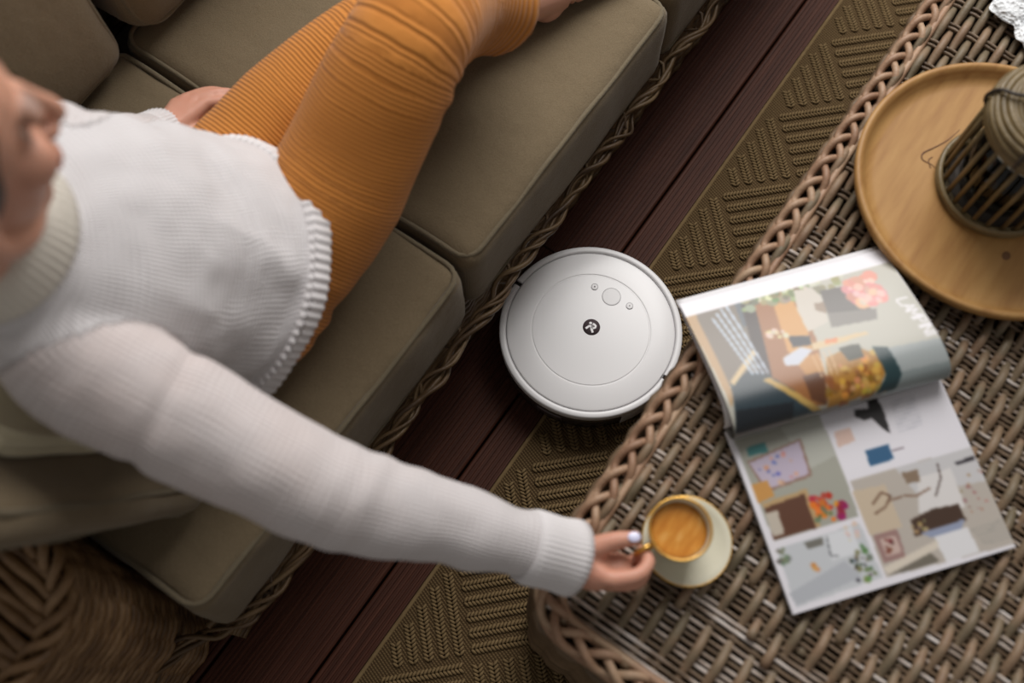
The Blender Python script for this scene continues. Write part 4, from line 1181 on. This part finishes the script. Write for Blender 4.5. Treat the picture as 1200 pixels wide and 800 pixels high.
# ---- trousers
def leg_radii(P, Rr): return P, Rr
tr = MB()
tr.ell((0.235, 0.668, 0.515), (0.150, 0.170, 0.085))
RL = [hipR + (-0.03, 0.01, -0.025), hipR * .5 + knR * .5 + (0, 0.002, -0.028), knR, knR * .62 + anR * .38 + (0, 0, 0.0), np.array([0.822, 0.588, 0.575])]
LL = [hipL + (-0.03, -0.02, -0.020), hipL * .5 + knL * .5 + (0, 0, -0.012), knL, knL * .6 + anL * .4, np.array([0.79, 0.622, 0.512])]
def leg(P, Rr, drape):
    C = catmull(P, 10); t = np.linspace(0, len(Rr) - 1, len(C)); rr = np.interp(t, np.arange(len(Rr)), Rr); dd = np.interp(t, np.arange(len(Rr)), drape)
    T_, N_, B_ = frames(C); a = np.linspace(0, 2 * PI, 28, endpoint=False); RG = []
    for c, r_, d_, tt in zip(C, rr, dd, T_):
        side = np.cross(tt, [0, 0, 1.0]); side /= np.linalg.norm(side); up = np.cross(side, tt)
        x_ = np.cos(a) * r_; y_ = np.sin(a) * r_
        y_ = np.where(y_ < 0, y_ * (1 + d_), y_)
        RG.append(c + np.outer(x_, side) + np.outer(y_, up))
    tr.rings(RG)
    return C
CR = leg(RL, [0.088, 0.096, 0.080, 0.074, 0.074], [0, 0.05, 0.15, 0.28, 0.12])
CL = leg(LL, [0.085, 0.091, 0.080, 0.075, 0.078], [0, 0.10, 0.15, 0.3, 0.1])
me = remeshed(tr, 0.005, 6)
V = coords(me); N_ = normals(me)
dR, aR, cR = nearest_on(V, CR); dL, aL, cL = nearest_on(V, CL)
isR = dR < dL
arc = np.where(isR, aR, aL); cp = np.where(isR[:, None], cR, cL)
dn = V - cp; low = np.clip(-dn[:, 2] / 0.07, 0, 1)
lenR = aR.max()
shank = np.clip((arc - 0.46) / 0.06, 0, 1)
disp = 0.004 * vnoise(V, 7, 3.0) + 0.0065 * shank * low * np.sin(arc * 2 * PI / 0.030 + 3 * vnoise(V, 9)) * (0.4 + 0.6 * np.abs(vnoise(V, 6, 9)))
disp += 0.005 * np.exp(-((arc - 0.43) / 0.05) ** 2) * low * np.sin(arc * 2 * PI / 0.045)
disp += 0.0025 * np.exp(-((arc - 0.05) / 0.08) ** 2) * np.sin(arc * 2 * PI / 0.055 + 4 * vnoise(V, 8))
V2 = V + N_ * disp[:, None]
V2[:, 2] = np.maximum(V2[:, 2], 0.425)
set_coords(me, V2)
fattr(me, 'along', arc - 0.45 * np.clip(arc - 0.44, 0, 1))
mt = Mat('orange_rib_knit', rough=0.9, spec=0.15)
al = mt.attr('along').outputs['Fac']; p = mt.coord('Position')
jit = mt.math('MULTIPLY', mt.noise(p, 12, 2), 0.006)
wv = mt.math('SINE', mt.math('MULTIPLY', mt.math('ADD', al, jit), 2 * PI / 0.0062))
wv01 = mt.math('ADD', mt.math('MULTIPLY', wv, 0.5), 0.5)
base = mt.mix(mt.noise(p, 8, 3), (0.54, 0.205, 0.040, 1), (0.64, 0.255, 0.056, 1))
mt.base(mt.mix(mt.math('MULTIPLY', mt.math('SUBTRACT', 1.0, wv01), 0.55), base, (0.30, 0.095, 0.013, 1)))
mt.bump(wv01, 0.8, 0.0022).bump(mt.noise(p, 800, 2), 0.25, 0.0008)
mt.b.inputs['Sheen Weight'].default_value = 0.15
me.materials.append(mt.m)
link('trousers', me, person, tuple(-PO))

# ---- sweater
sw = MB()
CT = loft(sw, TSn, 40, 8); LR, LC = list(loft.rings), loft.c.copy()
def sleeve(P, Rr): lerp_tube(sw, P, Rr, 24, 8); return catmull(P, 8)
SRp = [np.array([0.035, 0.610, 0.870]), shR + (0.0, 0.0, -0.02), shR * .5 + elR * .5 + (0, 0, -0.008), elR, elR * .5 + wrR * .5 + (0.002, 0, -0.004), wrR * .88 + elR * .12]
SLp = [np.array([0.11, 0.69, 0.870]), shL, shL * .5 + elL * .5, elL, elL * .5 + wrL * .5, wrL * .9 + elL * .1]
cRs = sleeve(SRp, [0.066, 0.068, 0.068, 0.061, 0.048, 0.040])
cLs = sleeve(SLp, [0.070, 0.068, 0.060, 0.055, 0.050, 0.041])
me = remeshed(sw, 0.005, 8)
V = coords(me); N_ = normals(me)
dT, aT, cT = nearest_on(V, CT); dR, aR, cR = nearest_on(V, cRs); dL, aL, cL = nearest_on(V, cLs)
kR = (dR / 0.075 < dT / 0.135) & (aR > 0.03); kL = (dL / 0.07 < dT / 0.14) & (aL > 0.03) & ~kR
arc = np.where(kR, aR + 2, np.where(kL, aL + 4, aT)); cp = np.where(kR[:, None], cR, np.where(kL[:, None], cL, cT))
dn = V - cp
# angle about the limb / trunk axis, seam kept on the underside
ang = np.where(kR, np.arctan2(dn @ np.array([0.80, 0.25, 0.0]), dn[:, 2]), np.where(kL, np.arctan2(dn @ np.array([0.7, -0.6, 0]), dn[:, 2]), np.arctan2(dn[:, 1], dn[:, 0])))
rad = np.where(kR | kL, 0.06, 0.16)
sl = (kR | kL)
near_hem = np.where(sl, 1.0, np.clip((aT - 0.035) / 0.05, 0, 1))
disp = 0.0055 * vnoise(V, 8, 1.0, 3)
fold = vnoise(V @ np.diag([9.0, 9.0, 5.0]), 1.0, 4.0, 2)
disp += np.where(sl, 0.0, 0.011 * (0.35 - np.abs(fold)) * np.exp(-((aT - 0.17) / 0.13) ** 2))
disp += sl * 0.0022 * np.sin(arc * 2 * PI / 0.07 + 9 * vnoise(V, 4, 7)) * np.clip(0.2 + vnoise(V, 4, 2), 0, 1)
disp += ~sl * 0.006 * np.sin(ang * 7 + 6 * vnoise(V, 4, 5)) * np.exp(-aT / 0.16)
# puckered armhole seam of the right sleeve
seam = np.exp(-((aR - 0.155) / 0.010) ** 2) * kR
disp -= 0.004 * seam
disp *= near_hem
set_coords(me, V + N_ * disp[:, None])
fattr(me, 'along', arc); fattr(me, 'around', ang * rad)
fattr(me, 'thin', np.where(kR, 0.46 * np.clip(1 - (aR - 0.22) / 0.45, 0.25, 1), np.where(kL, 0.2, 0.0)))
mk2 = Mat('white_knit', rough=0.9, spec=0.15)
al = mk2.attr('along').outputs['Fac']; ar = mk2.attr('around').outputs['Fac']; p = mk2.coord('Position')
j = mk2.math('MULTIPLY', mk2.noise(p, 15, 2), 0.010)
rowsn = mk2.math('SINE', mk2.math('MULTIPLY', mk2.math('ADD', al, j), 2 * PI / 0.0075))
cols_ = mk2.math('SINE', mk2.math('MULTIPLY', mk2.math('ADD', ar, j), 2 * PI / 0.0060))
hh = mk2.math('ADD', mk2.math('MULTIPLY', rowsn, 0.22), mk2.math('MULTIPLY', cols_, 0.28))
hh = mk2.math('ADD', hh, 0.5)
kc = mk2.mix(hh, (0.53, 0.505, 0.51, 1), (0.70, 0.68, 0.69, 1))
thin = mk2.attr('thin').outputs['Fac']        # stretched knit lets the skin tone through
mk2.base(mk2.mix(mk2.math('MULTIPLY', thin, mk2.math('ADD', mk2.noise(p, 11, 3), 0.2)), kc, (0.50, 0.36, 0.31, 1)))
mk2.bump(hh, 0.6, 0.0022).bump(mk2.noise(p, 500, 2), 0.3, 0.001)
mk2.b.inputs['Sheen Weight'].default_value = 0.2; mk2.b.inputs['Subsurface Weight'].default_value = 0.0
M['knit'] = mk2.m
me.materials.append(mk2.m)
sweater = link('sweater', me, person, tuple(-PO))
mrb = Mat('white_rib_knit', (0.66, 0.635, 0.64, 1), 0.9, 0.15)
mrb.bump(mrb.noise(mrb.coord('Object'), 500, 2), 0.4, 0.001)
M['ribknit'] = mrb.m
mrb = Mat('ivory_rib_knit', (0.66, 0.62, 0.55, 1), 0.9, 0.15)
mrb.bump(mrb.noise(mrb.coord('Object'), 500, 2), 0.4, 0.001)
M['collarknit'] = mrb.m
def rib_band(name, C, Lw, Ld, yaw, nrib, amp, prof_r, tvec=None, mat='ribknit', wob=0.0):
    """C: ring centres; Lw/Ld half axes per ring; prof_r: radial offsets outer skin; closed inner skin added"""
    n = nrib * 6; a = np.linspace(0, 2 * PI, n, endpoint=False)
    C = np.asarray(C, float); T_ = np.gradient(C, axis=0); T_ /= np.linalg.norm(T_, axis=1)[:, None]
    RG = []; RI = []
    rb = amp * np.cos(a * nrib)
    for i, (c, w_, d_, tt, o_) in enumerate(zip(C, Lw, Ld, T_, prof_r)):
        Lv = np.array([-math.sin(yaw), math.cos(yaw), 0]); Lv = Lv - tt * Lv.dot(tt); Lv /= np.linalg.norm(Lv); Fv = np.cross(Lv, tt)
        wb = wob * (np.sin(3 * a + 1.0) + 0.6 * np.sin(7 * a + 0.4) + 0.5 * np.sin(11 * a))
        RG.append(c + np.outer(np.cos(a) * (d_ + o_ + rb + wb), Fv) + np.outer(np.sin(a) * (w_ + o_ + rb + wb), Lv))
        RI.append(c + np.outer(np.cos(a) * (d_ + o_ - 0.006 + wb), Fv) + np.outer(np.sin(a) * (w_ + o_ - 0.006 + wb), Lv))
    RGs = RG + RI[::-1]
    return MB().rings(RGs, caps=False, closed=True).build(name, M[mat], sweater, tuple(0 * PO))
# waist hem: follows the lower end of the trunk, ribbed, with a slightly flared lip
def ring_at(RG, t):
    i = min(int(t), len(RG) - 2); f_ = t - i
    return RG[i] * (1 - f_) + RG[i + 1] * f_
nrib = 92; nn_ = nrib * 6; aa = np.linspace(0, 2 * PI, nn_, endpoint=False)
outer = []; inner = []
sarc = np.r_[0, np.cumsum(np.linalg.norm(np.diff(LC, axis=0), axis=1))]
down = (LC[0] - LC[1]) / np.linalg.norm(LC[0] - LC[1])
for d_, off in ((-0.010, 0.002), (-0.009, 0.0062), (-0.004, 0.0085), (0.006, 0.0080), (0.016, 0.0078), (0.026, 0.0076), (0.034, 0.0074), (0.040, 0.0060), (0.044, 0.0015)):
    if d_ < 0: c_ = LC[0] - down * d_; rg_ = LR[0] - down * d_
    else:
        t_ = np.interp(d_, sarc, np.arange(len(LC))); c_ = LC[int(t_)] * (1 - t_ % 1) + LC[int(t_) + 1] * (t_ % 1); rg_ = ring_at(LR, t_)
    base = np.stack([np.interp(aa, np.linspace(0, 2 * PI, len(rg_) + 1), np.r_[rg_[:, k], rg_[:1, k]]) for k in range(3)], 1)
    rv = base - c_; rv /= np.linalg.norm(rv, axis=1)[:, None]
    wob = 0.004 * np.exp(-max(d_, 0) / 0.02) * (np.sin(3 * aa + 1) + 0.7 * np.sin(7 * aa))
    rib = 0.0024 * np.cos(aa * nrib) * (0.6 if d_ < 0.03 else 1.0)
    outer.append(base + rv * (off + rib + wob)[:, None]); inner.append(base + rv * (wob - 0.004)[:, None])
MB().rings(outer + inner[::-1], caps=False, closed=True).build('hem_band', M['ribknit'], sweater)
# collar
cc = [neck0 + (0.004, 0, -0.012) + np.array([-0.004, 0, 0.058]) * t for t in np.linspace(0, 1, 8)]
rib_band('collar', cc, [0.088, 0.086, 0.083, 0.080, 0.078, 0.076, 0.074, 0.072], [0.082, 0.080, 0.077, 0.074, 0.072, 0.070, 0.068, 0.067], Y1, 60, 0.0012, [0.0, 0.006, 0.009, 0.010, 0.010, 0.009, 0.006, 0.0], mat='collarknit')
# cuffs
for wr_, el_, r_ in ((wrR, elR, 0.043), (wrL, elL, 0.041)):
    d_ = (wr_ - el_) / np.linalg.norm(wr_ - el_)
    cc = [wr_ + d_ * t for t in np.linspace(-0.055, 0.018, 8)]
    rib_band('cuff', cc, [r_] * 8, [r_] * 8, 0.3, 44, 0.0007, [0.0, 0.003, 0.003, 0.0025, 0.002, 0.0025, 0.004, 0.0052])
for ch in person.children_recursive: pass
